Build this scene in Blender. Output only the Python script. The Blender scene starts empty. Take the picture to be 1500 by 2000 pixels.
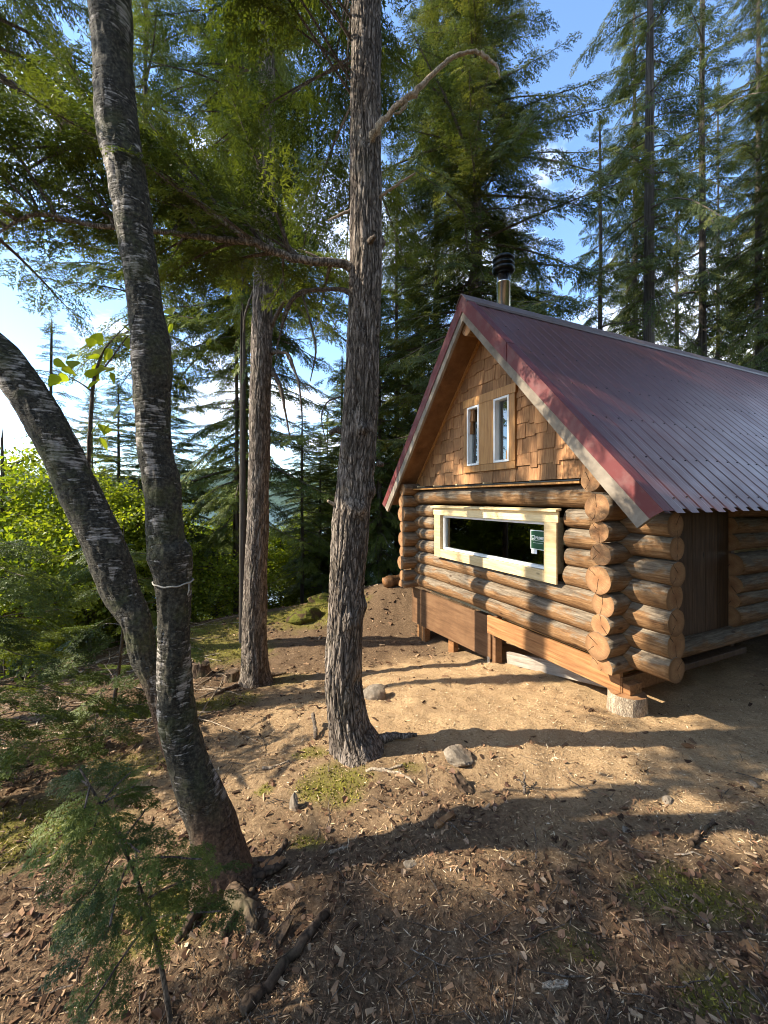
import bpy, math, random
import numpy as np
from math import radians, sin, cos, pi

S = bpy.context.scene
COL = S.collection
EYE = 1.65                      # camera height above the ground under it
F, V0 = 790.0, 975.0            # focal length and horizon, for a 1500 x 2000 picture

# ------------------------------------------------------------------ camera
cd = bpy.data.cameras.new('camera')
cam = bpy.data.objects.new('camera', cd)
COL.objects.link(cam)
cam.location = (0, 0, EYE)
cam.rotation_euler = (radians(90), 0, 0)
cd.sensor_fit = 'VERTICAL'
cd.sensor_height = 36.0
cd.sensor_width = 27.0
cd.lens = F / 2000 * 36
cd.shift_y = -0.0125
cd.clip_start = 0.05
cd.clip_end = 6000
S.camera = cam

# ------------------------------------------------------------------ node helper
class NB:
    def __init__(s, nt):
        s.nt = nt
        nt.nodes.clear()
    def n(s, typ, ins=None, **props):
        nd = s.nt.nodes.new(typ)
        for k, v in props.items():
            setattr(nd, k, v)
        for k, v in (ins or {}).items():
            s.set(nd, k, v)
        return nd
    def set(s, nd, k, v):
        sock = nd.inputs[k]
        if isinstance(v, bpy.types.NodeSocket):
            s.nt.links.new(v, sock)
        elif isinstance(v, bpy.types.Node):
            s.nt.links.new(v.outputs[0], sock)
        else:
            sock.default_value = v
    def math(s, op, a, b=0.0, c=0.0, clamp=False):
        return s.n('ShaderNodeMath', {0: a, 1: b, 2: c}, operation=op, use_clamp=clamp).outputs[0]
    def ramp(s, fac, stops, interp='LINEAR'):
        nd = s.n('ShaderNodeValToRGB', {0: fac})
        cr = nd.color_ramp
        cr.interpolation = interp
        while len(cr.elements) > 1:
            cr.elements.remove(cr.elements[-1])
        for i, (p, c) in enumerate(stops):
            e = cr.elements[0] if i == 0 else cr.elements.new(p)
            e.position = p
            c = (c, c, c) if isinstance(c, (int, float)) else c
            e.color = (*c, 1)
        return nd.outputs[0]
    def mix(s, f, a, b, blend='MIX'):
        nd = s.n('ShaderNodeMix', data_type='RGBA', blend_type=blend)
        for k, v in ((0, f), (6, a), (7, b)):
            if isinstance(v, tuple):
                v = (*v[:3], 1)
            s.set(nd, k, v)
        return nd.outputs[2]
    def noise(s, vec, scale, detail=3, rough=.55, dist=0.0):
        return s.n('ShaderNodeTexNoise', {'Vector': vec, 'Scale': scale, 'Detail': detail, 'Roughness': rough, 'Distortion': dist}).outputs[0]
    def coords(s, kind='Object', scale=(1, 1, 1), off=None):
        tc = s.n('ShaderNodeTexCoord').outputs[kind]
        mp = s.n('ShaderNodeMapping', {'Vector': tc, 'Scale': scale})
        if off is not None:
            s.set(mp, 'Location', off)
        return mp.outputs[0]

def material(name):
    m = bpy.data.materials.new(name)
    m.use_nodes = True
    return m, NB(m.node_tree)

def finish(nb, shader, disp=None):
    o = nb.n('ShaderNodeOutputMaterial', {'Surface': shader})
    return o

def pbsdf(nb, col, rough=.8, height=None, dist=.01, strength=1.0, spec=.3, metal=0.0):
    b = nb.n('ShaderNodeBsdfPrincipled', {'Roughness': rough, 'Specular IOR Level': spec, 'Metallic': metal})
    nb.set(b, 'Base Color', (*col, 1) if isinstance(col, tuple) else col)
    if height is not None:
        bp = nb.n('ShaderNodeBump', {'Height': height, 'Distance': dist, 'Strength': strength})
        nb.set(b, 'Normal', bp.outputs[0])
    finish(nb, b.outputs[0])
    return b

# ------------------------------------------------------------------ world, sun, exposure
SUN_EL, SUN_AZ = radians(37), radians(-95)       # azimuth measured from +Y towards +X: the sun stands on the left
W = bpy.data.worlds.new('World')
S.world = W
W.use_nodes = True
nb = NB(W.node_tree)
sky = nb.n('ShaderNodeTexSky', sky_type='NISHITA', sun_disc=False)
sky.sun_elevation = SUN_EL
sky.sun_rotation = SUN_AZ
sky.air_density = 1.0
sky.dust_density = 0.15
sky.ozone_density = 2.0
dirv = nb.n('ShaderNodeTexCoord').outputs['Generated']
sep = nb.n('ShaderNodeSeparateXYZ', {0: dirv})
dz = nb.math('ADD', nb.math('MAXIMUM', sep.outputs[2], 0.0), .22)
cv = nb.n('ShaderNodeCombineXYZ', {0: nb.math('DIVIDE', sep.outputs[0], dz), 1: nb.math('DIVIDE', sep.outputs[1], dz), 2: 5.7})
c1 = nb.noise(cv.outputs[0], 1.15, 7, .6, .25)
cm = nb.ramp(c1, [(.50, 0.0), (.66, .8), (.78, 1.0)])
skyc = nb.mix(1.0, sky.outputs[0], (.92, 1.0, 1.10), 'MULTIPLY')
skyc = nb.mix(cm, skyc, (8.6, 8.8, 9.2))
bg = nb.n('ShaderNodeBackground', {'Color': skyc, 'Strength': .145})
nb.n('ShaderNodeOutputWorld', {'Surface': bg.outputs[0]})

sd = bpy.data.lights.new('sun', 'SUN')
sd.energy = 4.2
sd.angle = radians(.53)
sd.color = (1.0, .90, .74)
sun = bpy.data.objects.new('sun', sd)
COL.objects.link(sun)
sun.location = (-20, 0, 20)
sun.rotation_euler = (radians(90) - SUN_EL, 0, -SUN_AZ + pi)

S.view_settings.view_transform = 'Standard'
S.view_settings.look = 'None'
S.view_settings.gamma = 1
S.view_settings.use_curve_mapping = False
S.view_settings.exposure = 1.6
S.render.engine = 'CYCLES'
S.cycles.max_bounces = 7
S.cycles.diffuse_bounces = 3
S.cycles.glossy_bounces = 3
S.cycles.transmission_bounces = 4
S.cycles.transparent_max_bounces = 8
S.cycles.use_denoising = True
S.cycles.filter_width = 1.0

# ------------------------------------------------------------------ numeric helpers
_rs = np.random.RandomState(11)
_perm = _rs.permutation(256)
_perm = np.concatenate([_perm, _perm, _perm])
_g = _rs.normal(size=(256, 3))
_g /= np.linalg.norm(_g, axis=1)[:, None]

def pn(P):
    """gradient noise, about -1..1, of an (n,3) array"""
    P = np.asarray(P, float)
    i = np.floor(P).astype(int)
    f = P - i
    u = f * f * f * (f * (f * 6 - 15) + 10)
    i &= 255
    out = 0
    for dx in (0, 1):
        for dy in (0, 1):
            for dz in (0, 1):
                h = _perm[_perm[_perm[i[:, 0] + dx] + i[:, 1] + dy] + i[:, 2] + dz]
                g = _g[h]
                d = (g * (f - (dx, dy, dz))).sum(1)
                w = (u[:, 0] if dx else 1 - u[:, 0]) * (u[:, 1] if dy else 1 - u[:, 1]) * (u[:, 2] if dz else 1 - u[:, 2])
                out = out + d * w
    return out * 1.7

def fbm(P, oct=3, gain=.5):
    P = np.asarray(P, float)
    a, s, o = 1.0, 0.0, 0
    for k in range(oct):
        o = o + a * pn(P * 2 ** k + 7.3 * k)
        s += a
        a *= gain
    return o / s

def mesh_np(name, V, faces, mats=(), midx=None, smooth=False, attrs=None):
    """faces: list of (m,k) int arrays"""
    me = bpy.data.meshes.new(name)
    V = np.asarray(V, np.float32)
    faces = [np.asarray(f, np.int32) for f in (faces if isinstance(faces, list) else [faces]) if len(f)]
    me.vertices.add(len(V))
    me.vertices.foreach_set('co', V.ravel())
    loops = np.concatenate([f.ravel() for f in faces])
    tot = np.concatenate([np.full(len(f), f.shape[1], np.int32) for f in faces])
    start = np.concatenate([[0], np.cumsum(tot)[:-1]]).astype(np.int32)
    me.loops.add(len(loops))
    me.loops.foreach_set('vertex_index', loops)
    me.polygons.add(len(tot))
    me.polygons.foreach_set('loop_start', start)
    me.polygons.foreach_set('loop_total', tot)
    for m in mats:
        me.materials.append(m)
    if midx is not None:
        me.polygons.foreach_set('material_index', np.asarray(midx, np.int32))
    me.polygons.foreach_set('use_smooth', np.full(len(tot), bool(smooth)))
    me.update(calc_edges=True)
    for k, a in (attrs or {}).items():
        at = me.attributes.new(k, 'FLOAT', 'POINT')
        at.data.foreach_set('value', np.asarray(a, np.float32))
    me.validate()
    return me

def link(name, data, parent=None, loc=(0, 0, 0), rot=(0, 0, 0), scale=(1, 1, 1)):
    o = bpy.data.objects.new(name, data)
    COL.objects.link(o)
    o.location, o.rotation_euler, o.scale = loc, rot, scale
    if parent is not None:
        o.parent = parent
    return o

def tag(o, label=None, cat=None, group=None, kind=None):
    if label: o['label'] = label
    if cat: o['category'] = cat
    if group: o['group'] = group
    if kind: o['kind'] = kind
    return o

def empty(name, loc, rz=0):
    o = link(name, None, None, loc, (0, 0, rz))
    o.empty_display_size = .2
    return o

def spline(pts, n):
    """Catmull-Rom through rows of pts, resampled to n rows"""
    P = np.asarray(pts, float)
    P = np.vstack([2 * P[0] - P[1], P, 2 * P[-1] - P[-2]])
    t = np.linspace(0, len(P) - 3 - 1e-9, n)
    i = t.astype(int)
    f = (t - i)[:, None]
    a, b, c, d = P[i], P[i + 1], P[i + 2], P[i + 3]
    return .5 * ((2 * b) + (c - a) * f + (2 * a - 5 * b + 4 * c - d) * f ** 2 + (3 * b - a - 3 * c + d) * f ** 3)

def tube(C, R, nt=16, cap=True, disp=None):
    """tube along centres C (n,3) with radii R (n); returns V, [quads, caps]"""
    C = np.asarray(C, float)
    n = len(C)
    R = np.broadcast_to(np.asarray(R, float), (n,)).copy()
    T = np.gradient(C, axis=0)
    T /= np.linalg.norm(T, axis=1)[:, None] + 1e-12
    ref = np.array([1., 0, 0]) if abs(T[:, 2]).mean() > .6 else np.array([0, 0, 1.])
    A = np.cross(T, ref); A /= np.linalg.norm(A, axis=1)[:, None]
    B = np.cross(T, A)
    th = np.linspace(0, 2 * pi, nt, endpoint=False)
    rr = R[:, None] * np.ones(nt)
    if disp is not None:
        rr = rr + disp(np.broadcast_to(np.arange(n)[:, None], (n, nt)), np.broadcast_to(th, (n, nt)), C, R)
    V = C[:, None, :] + rr[..., None] * (np.cos(th)[None, :, None] * A[:, None, :] + np.sin(th)[None, :, None] * B[:, None, :])
    V = V.reshape(-1, 3)
    i = np.arange(n - 1)[:, None] * nt
    j = np.arange(nt)[None, :]
    j2 = (j + 1) % nt
    Q = np.stack([i + j, i + j2, i + nt + j2, i + nt + j], -1).reshape(-1, 4)
    fs = [Q]
    if cap:
        fs.append(np.arange(nt)[None, ::-1])
        fs.append((np.arange(nt) + (n - 1) * nt)[None, :])
    return V, fs

class MB:
    """collects boxes, prisms and tubes into one mesh"""
    def __init__(s):
        s.v, s.f, s.m = [], [], []
        s.k = 0
    def add(s, V, faces, m=0):
        V = np.asarray(V, float)
        s.v.append(V)
        for f in faces:
            for r in np.asarray(f):
                s.f.append([int(q) + s.k for q in r]); s.m.append(m)
        s.k += len(V)
        return s
    def box(s, lo, hi, m=0, R=None, c=None):
        x0, y0, z0 = lo; x1, y1, z1 = hi
        V = np.array([(x0, y0, z0), (x1, y0, z0), (x1, y1, z0), (x0, y1, z0), (x0, y0, z1), (x1, y0, z1), (x1, y1, z1), (x0, y1, z1)], float)
        if R is not None: V = V @ np.asarray(R).T
        if c is not None: V = V + np.asarray(c)
        return s.add(V, BOXF, m)
    def prism(s, poly, d, m=0):
        """poly: list of 3D points (counter-clockwise seen from +d), extruded by vector d"""
        P = np.asarray(poly, float); n = len(P)
        V = np.vstack([P, P + np.asarray(d, float)])
        s.add(V, [[list(range(n))[::-1]], [list(range(n, 2 * n))]] + [[[i, (i + 1) % n, n + (i + 1) % n, n + i]] for i in range(n)], m)
        return s
    def tube(s, C, R, nt=10, m=0, cap=True):
        V, fs = tube(C, R, nt, cap)
        return s.add(V, fs, m)
    def build(s, name, mats, parent=None, loc=(0, 0, 0), rot=(0, 0, 0), smooth=False, bevel=0):
        me = bpy.data.meshes.new(name)
        me.from_pydata([tuple(p) for p in np.vstack(s.v)], [], s.f)
        for m in (mats if isinstance(mats, (list, tuple)) else [mats]):
            me.materials.append(m)
        me.polygons.foreach_set('material_index', s.m)
        me.polygons.foreach_set('use_smooth', [bool(smooth)] * len(s.f))
        me.update()
        o = link(name, me, parent, loc, rot)
        if bevel:
            b = o.modifiers.new('bevel', 'BEVEL'); b.width = bevel; b.segments = 1; b.limit_method = 'ANGLE'
        return o
BOXF = [[[0, 3, 2, 1], [4, 5, 6, 7], [0, 1, 5, 4], [1, 2, 6, 5], [2, 3, 7, 6], [3, 0, 4, 7]]]

def rotz(a):
    return np.array([[cos(a), -sin(a), 0], [sin(a), cos(a), 0], [0, 0, 1]])

# ------------------------------------------------------------------ the lie of the land
CP = np.array([(0, 1.2, -1.62), (-1.2, 1.2, -1.70), (1.2, 1.2, -1.60), (-.21, 2.82, -1.75), (-.71, 1.82, -1.73), (2.12, 3.55, -1.86),
      (3.2, 3.4, -1.84), (.57, 6.95, -2.37), (1.35, 5.2, -2.11), (-1.64, 5.12, -2.32), (-3.24, 8.0, -2.36), (.2, 8.5, -1.86),
      (-1.56, 9.5, -2.40), (-2.96, 3.9, -2.12), (-5.2, 5.45, -2.6), (-1.9, 1.9, -1.78), (-3.1, 5.5, -2.36), (-3, 11, -3.3),
      (0, 12, -2.7), (3, 12, -2.2), (-8, 9, -4.0), (-6, 14, -5), (0, 16, -4.2), (6, 16, -2.2), (12, 12, -1.6), (8, 5, -1.9), (12, 4, -1.8),
      (8, 0, -1.6), (0, -4, -1.5), (-6, 0, -2.1), (-10, 3, -3.6), (22, 22, -1.2), (-15, 12, -7), (0, 30, -9), (20, 38, -4), (-20, 28, -14),
      (3.5, 6, -1.95), (6, 6.5, -1.9), (.4, 3.6, -1.80), (1.1, 2.6, -1.72), (-12, -10, -3), (14, -10, -1.5)], float)
def _tps(r2):
    return np.where(r2 > 1e-12, .5 * r2 * np.log(r2 + 1e-12), 0)
_A = _tps(((CP[:, None, :2] - CP[None, :, :2]) ** 2).sum(-1)) + np.eye(len(CP)) * .02
_B = np.hstack([np.ones((len(CP), 1)), CP[:, :2]])
_K = np.block([[_A, _B], [_B.T, np.zeros((3, 3))]])
_w = np.linalg.solve(_K, np.concatenate([CP[:, 2] + EYE, np.zeros(3)]))
LAKE_Z = -13.0
def height(x, y, fine=True):
    x = np.atleast_1d(np.asarray(x, float)); y = np.atleast_1d(np.asarray(y, float))
    sh = x.shape; x = x.ravel(); y = y.ravel()
    xc = np.clip(x, -24, 26); yc = np.clip(y, -12, 42)
    z = np.zeros(len(x))
    for k in range(0, len(x), 40000):
        q = np.stack([xc[k:k + 40000], yc[k:k + 40000]], 1)
        z[k:k + 40000] = _tps(((q[:, None] - CP[None, :, :2]) ** 2).sum(-1)) @ _w[:len(CP)] + _w[len(CP)] + q @ _w[len(CP) + 1:]
    d = np.hypot(x, y)
    t = np.clip((d - 26) / 50, 0, 1); t = t * t * (3 - 2 * t)
    z = z * (1 - t) + t * (LAKE_Z - 5)
    P = np.stack([x, y, np.zeros(len(x))], 1)
    far = np.clip(d / 12, .3, 3)
    z = z + .05 * far * pn(P * .9 + 3.1)
    if fine:
        near = np.clip(1.3 - d / 14, 0, 1)
        z = z + near * (.026 * pn(P * 2.6 + 9.7) + .018 * pn(P * 6.5) + .012 * pn(P * 15 + 31))
    return z.reshape(sh)
def hz(x, y):
    return float(height([x], [y])[0])
def px(u, v, Y):
    """a point at distance Y along the view that stands at picture place (u, v)"""
    return np.array([(u - 750) / F * Y, Y, EYE + (V0 - v) / F * Y])
def gp(u, v):
    """ground point at picture place (u, v)"""
    Y = np.linspace(.9, 14, 900)
    g = height((u - 750) / F * Y, Y, False)
    r = EYE + (V0 - v) / F * Y
    i = int(np.argmax(r < g)) or 899
    return np.array([(u - 750) / F * Y[i], Y[i], hz((u - 750) / F * Y[i], Y[i])])

# ------------------------------------------------------------------ materials
# ground
MAT = {}
def mat_ground():
    m, nb = material('forest_floor')
    o = nb.coords('Object')
    saw = nb.n('ShaderNodeAttribute', attribute_name='sawdust').outputs['Fac']
    mos = nb.n('ShaderNodeAttribute', attribute_name='moss').outputs['Fac']
    n1 = nb.noise(o, 3.0, 6, .65)
    n2 = nb.noise(o, 42.0, 5, .7)
    n3 = nb.noise(o, 150.0, 4, .7)
    duff = nb.ramp(n2, [(.28, (.032, .020, .011)), (.5, (.125, .080, .045)), (.72, (.28, .195, .118))])
    duff = nb.mix(nb.math('MULTIPLY', n1, .6), duff, (.15, .095, .055))
    tan = nb.ramp(n3, [(.28, (.19, .115, .055)), (.52, (.47, .315, .165)), (.74, (.70, .53, .31))])
    tan = nb.mix(nb.ramp(n1, [(.45, 0.0), (.7, .45)]), tan, (.27, .165, .085))
    c = nb.mix(nb.math('MULTIPLY', saw, nb.ramp(n2, [(.25, .45), (.55, 1.0)])), duff, tan)
    moss = nb.ramp(n3, [(.3, (.06, .062, .010)), (.7, (.25, .225, .036))])
    c = nb.mix(nb.math('MULTIPLY', mos, nb.ramp(n2, [(.35, .3), (.5, 1.0)])), c, moss)
    h = nb.math('ADD', nb.math('MULTIPLY', n2, .7), nb.math('MULTIPLY', n3, .4))
    pbsdf(nb, c, .95, h, .022, .9, .15)
    return m
MAT['ground'] = mat_ground()

def mat_tone(name, stops, rough=.9, trans=0.0, spec=.2, scale=60, var=.35):
    """a material whose colour runs along a ramp by a per-piece 'tone' attribute"""
    m, nb = material(name)
    t = nb.n('ShaderNodeAttribute', attribute_name='tone').outputs['Fac']
    n = nb.noise(nb.coords('Object'), scale, 3, .6)
    f = nb.math('ADD', t, nb.math('MULTIPLY', nb.math('SUBTRACT', n, .5), var), clamp=True)
    c = nb.ramp(f, stops)
    b = nb.n('ShaderNodeBsdfPrincipled', {'Base Color': c, 'Roughness': rough, 'Specular IOR Level': spec})
    sh = b.outputs[0]
    if trans:
        tr = nb.n('ShaderNodeBsdfTranslucent', {'Color': c})
        sh = nb.n('ShaderNodeMixShader', {0: trans, 1: sh, 2: tr.outputs[0]}).outputs[0]
    finish(nb, sh)
    return m
MAT['bark_chip'] = mat_tone('bark_chip', [(0, (.04, .022, .012)), (.35, (.14, .078, .042)), (.7, (.28, .165, .09)), (1, (.46, .33, .20))])
MAT['straw'] = mat_tone('wood_shaving', [(0, (.11, .06, .028)), (.4, (.36, .22, .105)), (.8, (.58, .41, .22)), (1, (.70, .58, .40))])
MAT['dead_leaf'] = mat_tone('dead_leaf', [(0, (.06, .028, .014)), (.4, (.18, .085, .042)), (.8, (.34, .20, .11)), (1, (.46, .36, .24))], .6, .15, .4)
MAT['moss'] = mat_tone('moss', [(0, (.065, .062, .008)), (.5, (.22, .195, .028)), (1, (.42, .36, .07))], .95, .3)

def mat_foliage(name, dark, mid, light, trans=.33, ttint=(1.15, 1.12, .45), gloss=.25):
    m, nb = material(name)
    t = nb.n('ShaderNodeAttribute', attribute_name='tone').outputs['Fac']
    r = nb.n('ShaderNodeObjectInfo').outputs['Random']
    n = nb.noise(nb.coords('Object'), 1.3, 3, .6)
    f = nb.math('ADD', nb.math('MULTIPLY', t, .55), nb.math('ADD', nb.math('MULTIPLY', r, .22), nb.math('MULTIPLY', n, .35)), clamp=True)
    c = nb.ramp(f, [(.15, dark), (.5, mid), (.95, light)])
    b = nb.n('ShaderNodeBsdfPrincipled', {'Base Color': c, 'Roughness': .5, 'Specular IOR Level': gloss})
    ct = nb.mix(1.0, c, ttint, 'MULTIPLY')
    tr = nb.n('ShaderNodeBsdfTranslucent', {'Color': ct})
    sh = nb.n('ShaderNodeMixShader', {0: trans, 1: b.outputs[0], 2: tr.outputs[0]})
    finish(nb, sh.outputs[0])
    return m
MAT['hemlock'] = mat_foliage('hemlock_needles', (.032, .052, .013), (.088, .120, .025), (.19, .225, .042))
MAT['spruce'] = mat_foliage('spruce_needles', (.030, .048, .020), (.080, .104, .030), (.17, .175, .045), .36, (1.2, 1.15, .5))
MAT['broadleaf'] = mat_foliage('broad_leaf', (.08, .135, .018), (.175, .23, .028), (.29, .33, .045), .58, (1.5, 1.4, .35), .35)

def mat_bark(name, dark, mid, light, zs=.22, scale=26, dist=.02, moss=0.0):
    m, nb = material(name)
    o = nb.coords('Object', (1, 1, zs))
    n1 = nb.noise(o, scale, 6, .65, .6)
    v = nb.n('ShaderNodeTexVoronoi', {'Vector': nb.mix(.12, o, nb.n('ShaderNodeTexNoise', {'Vector': o, 'Scale': scale * .6}).outputs[1]), 'Scale': scale * 1.5}, feature='DISTANCE_TO_EDGE')
    e = nb.ramp(v.outputs[0], [(0, 0.0), (.16, 1.0)])
    n2 = nb.noise(nb.coords('Object'), 6, 4, .6)
    n3 = nb.noise(nb.coords('Object'), 90, 3, .6)
    c = nb.ramp(nb.math('ADD', nb.math('MULTIPLY', n1, .75), nb.math('MULTIPLY', n3, .25)), [(.3, dark), (.5, mid), (.7, light)])
    c = nb.mix(nb.math('MULTIPLY', nb.math('SUBTRACT', 1.0, e), .75), c, tuple(q * .5 for q in dark))
    cav = nb.n('ShaderNodeAttribute', attribute_name='cavity').outputs['Fac']
    c = nb.mix(nb.math('MULTIPLY', cav, .8), c, tuple(q * .5 for q in dark))
    if moss:
        c = nb.mix(nb.math('MULTIPLY', nb.ramp(n2, [(.5, 0.0), (.66, 1.0)]), moss), c, (.05, .055, .02))
    h = nb.math('ADD', nb.math('MULTIPLY', n1, .7), nb.math('MULTIPLY', e, .5))
    pbsdf(nb, c, .9, h, dist, .9, .2)
    return m
MAT['bark'] = mat_bark('conifer_bark', (.058, .042, .032), (.235, .188, .148), (.50, .42, .345), moss=.15)
MAT['bark_far'] = mat_bark('grey_conifer_bark', (.045, .036, .03), (.15, .125, .102), (.31, .27, .225), .35, 14, .02, .3)
MAT['twig'] = mat_bark('dead_twig', (.05, .038, .028), (.13, .10, .075), (.27, .22, .17), .5, 30, .004)
MAT['rotten'] = mat_bark('rotten_wood', (.03, .020, .013), (.11, .072, .045), (.24, .17, .115), .5, 12, .008, .5)
MAT['pale_wood'] = mat_bark('bleached_dead_wood', (.20, .15, .10), (.42, .33, .23), (.62, .52, .39), .3, 40, .004)

def mat_birch():
    m, nb = material('birch_bark')
    o = nb.coords('Object')
    oz = nb.coords('Object', (1, 1, 7))
    lent = nb.noise(oz, 13, 4, .6, .2)
    lent2 = nb.noise(nb.coords('Object', (1, 1, 4)), 30, 3, .6)
    patch = nb.noise(nb.coords('Object', (1, 1, .55)), 7.5, 5, .68, .5)
    fine = nb.noise(o, 70, 4, .65)
    pale = nb.ramp(lent, [(.30, (.035, .027, .022)), (.42, (.15, .125, .10)), (.58, (.33, .29, .245)), (.78, (.50, .46, .41))])
    pale = nb.mix(nb.ramp(lent2, [(.55, 0.0), (.66, .7)]), pale, (.06, .045, .035))
    dark = nb.ramp(fine, [(.3, (.012, .011, .008)), (.52, (.050, .044, .031)), (.75, (.14, .12, .082))])
    patch = nb.math('ADD', patch, nb.math('MULTIPLY', nb.math('SUBTRACT', lent, .5), -.45))
    patch = nb.math('ADD', patch, nb.math('MULTIPLY', nb.math('SUBTRACT', lent2, .5), -.25))
    c = nb.mix(nb.ramp(patch, [(.37, 0.0), (.45, 1.0)]), pale, dark)
    c = nb.mix(nb.math('MULTIPLY', nb.ramp(nb.noise(o, 5.5, 5, .7), [(.50, 0.0), (.62, 1.0)]), .6), c, nb.mix(fine, (.02, .024, .008), (.13, .13, .05)))
    rot = nb.n('ShaderNodeAttribute', attribute_name='rot').outputs['Fac']
    brown = nb.ramp(fine, [(.3, (.03, .017, .01)), (.6, (.13, .075, .045)), (.8, (.26, .17, .11))])
    c = nb.mix(rot, c, brown)
    h = nb.math('ADD', nb.math('MULTIPLY', fine, .4), nb.math('ADD', nb.math('MULTIPLY', lent, .3), nb.math('MULTIPLY', nb.ramp(patch, [(.43, 0.0), (.52, 1.0)]), .8)))
    pbsdf(nb, c, .85, h, .012, .9, .25)
    return m
MAT['birch'] = mat_birch()

def mat_log():
    m, nb = material('peeled_log')
    rnd = nb.n('ShaderNodeObjectInfo').outputs['Random']
    off = nb.n('ShaderNodeCombineXYZ', {0: nb.math('MULTIPLY', rnd, 37.0), 1: nb.math('MULTIPLY', rnd, 11.0), 2: 0.0}).outputs[0]
    o = nb.coords('Object', (.10, 1, 1), off)
    n1 = nb.noise(o, 40, 6, .7, .3)
    n2 = nb.noise(nb.coords('Object', (.3, 1, 1), off), 9, 5, .65, .4)
    n3 = nb.noise(nb.coords('Object', (1, 1, 1), off), 5, 3, .6)
    zz = nb.n('ShaderNodeSeparateXYZ', {0: nb.n('ShaderNodeTexCoord').outputs['Object']}).outputs[2]
    f = nb.math('ADD', nb.math('MULTIPLY', zz, 3.4), nb.math('MULTIPLY', nb.math('SUBTRACT', n2, .5), 1.3))
    f = nb.math('ADD', f, nb.math('MULTIPLY', nb.math('SUBTRACT', n1, .5), .45))
    grey = nb.ramp(n1, [(.3, (.055, .04, .028)), (.5, (.165, .128, .088)), (.7, (.30, .24, .17))])
    org = nb.ramp(n1, [(.26, (.07, .033, .015)), (.48, (.205, .108, .046)), (.74, (.35, .21, .10))])
    c = nb.mix(nb.ramp(f, [(-.16, 0.0), (.16, 1.0)]), org, grey)
    kn = nb.n('ShaderNodeTexVoronoi', {'Vector': nb.coords('Object', (.45, 1, 1), off), 'Scale': 7.0}).outputs[0]
    c = nb.mix(nb.ramp(kn, [(.06, .85), (.14, 0.0)]), c, (.05, .024, .012))
    c = nb.mix(nb.ramp(n3, [(.5, 0.0), (.75, .35)]), c, (.10, .055, .025))
    h = nb.math('ADD', n1, nb.math('MULTIPLY', n2, .5))
    pbsdf(nb, c, .78, h, .014, 1.0, .18)
    return m
MAT['log'] = mat_log()

def mat_logend():
    m, nb = material('log_end_grain')
    rnd = nb.n('ShaderNodeObjectInfo').outputs['Random']
    tc = nb.n('ShaderNodeTexCoord').outputs['Object']
    sp = nb.n('ShaderNodeSeparateXYZ', {0: tc})
    y, z = sp.outputs[1], sp.outputs[2]
    wob = nb.noise(nb.coords('Object', (1, 1, 1)), 14, 3, .6)
    r = nb.math('SQRT', nb.math('ADD', nb.math('MULTIPLY', y, y), nb.math('MULTIPLY', z, z)))
    rr = nb.math('ADD', r, nb.math('MULTIPLY', wob, .012))
    ring = nb.math('SINE', nb.math('MULTIPLY', rr, 620.0))
    base = nb.ramp(nb.math('ADD', nb.math('MULTIPLY', rr, 7.0), nb.math('MULTIPLY', rnd, .3)), [(0, (.20, .09, .038)), (.35, (.33, .165, .072)), (.65, (.40, .225, .105)), (.9, (.30, .17, .08)), (1, (.22, .12, .055))])
    c = nb.mix(nb.math('MULTIPLY', nb.math('ADD', ring, 1.0), .24), base, (.17, .075, .03))
    blot = nb.noise(nb.coords('Object', (1, 1, 1)), 26, 4, .7)
    c = nb.mix(nb.ramp(blot, [(.42, 0.0), (.7, .6)]), c, (.20, .10, .05))
    ang = nb.math('ARCTAN2', z, y)
    a0 = nb.math('SUBTRACT', nb.math('MULTIPLY', rnd, 5.0), 2.5)
    da = nb.math('ABSOLUTE', nb.math('SUBTRACT', nb.math('ADD', ang, nb.math('MULTIPLY', nb.math('SUBTRACT', wob, .5), .5)), a0))
    wid = nb.math('MULTIPLY', da, r)
    crack = nb.ramp(wid, [(.0012, 1.0), (.0028, 0.0)])
    db = nb.math('MULTIPLY', nb.math('ABSOLUTE', nb.math('SUBTRACT', nb.math('ADD', ang, nb.math('MULTIPLY', wob, .6)), nb.math('MULTIPLY', a0, -.7))), r)
    crack = nb.math('MAXIMUM', crack, nb.math('MULTIPLY', nb.ramp(db, [(.0006, 1.0), (.0016, 0.0)]), nb.ramp(r, [(.03, 0.0), (.05, 1.0)])))
    c = nb.mix(crack, c, (.025, .012, .006))
    pbsdf(nb, c, .8, nb.math('SUBTRACT', nb.math('MULTIPLY', ring, .1), nb.math('MULTIPLY', crack, 3.0)), .003, .8, .2)
    return m
MAT['log_end'] = mat_logend()

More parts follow.
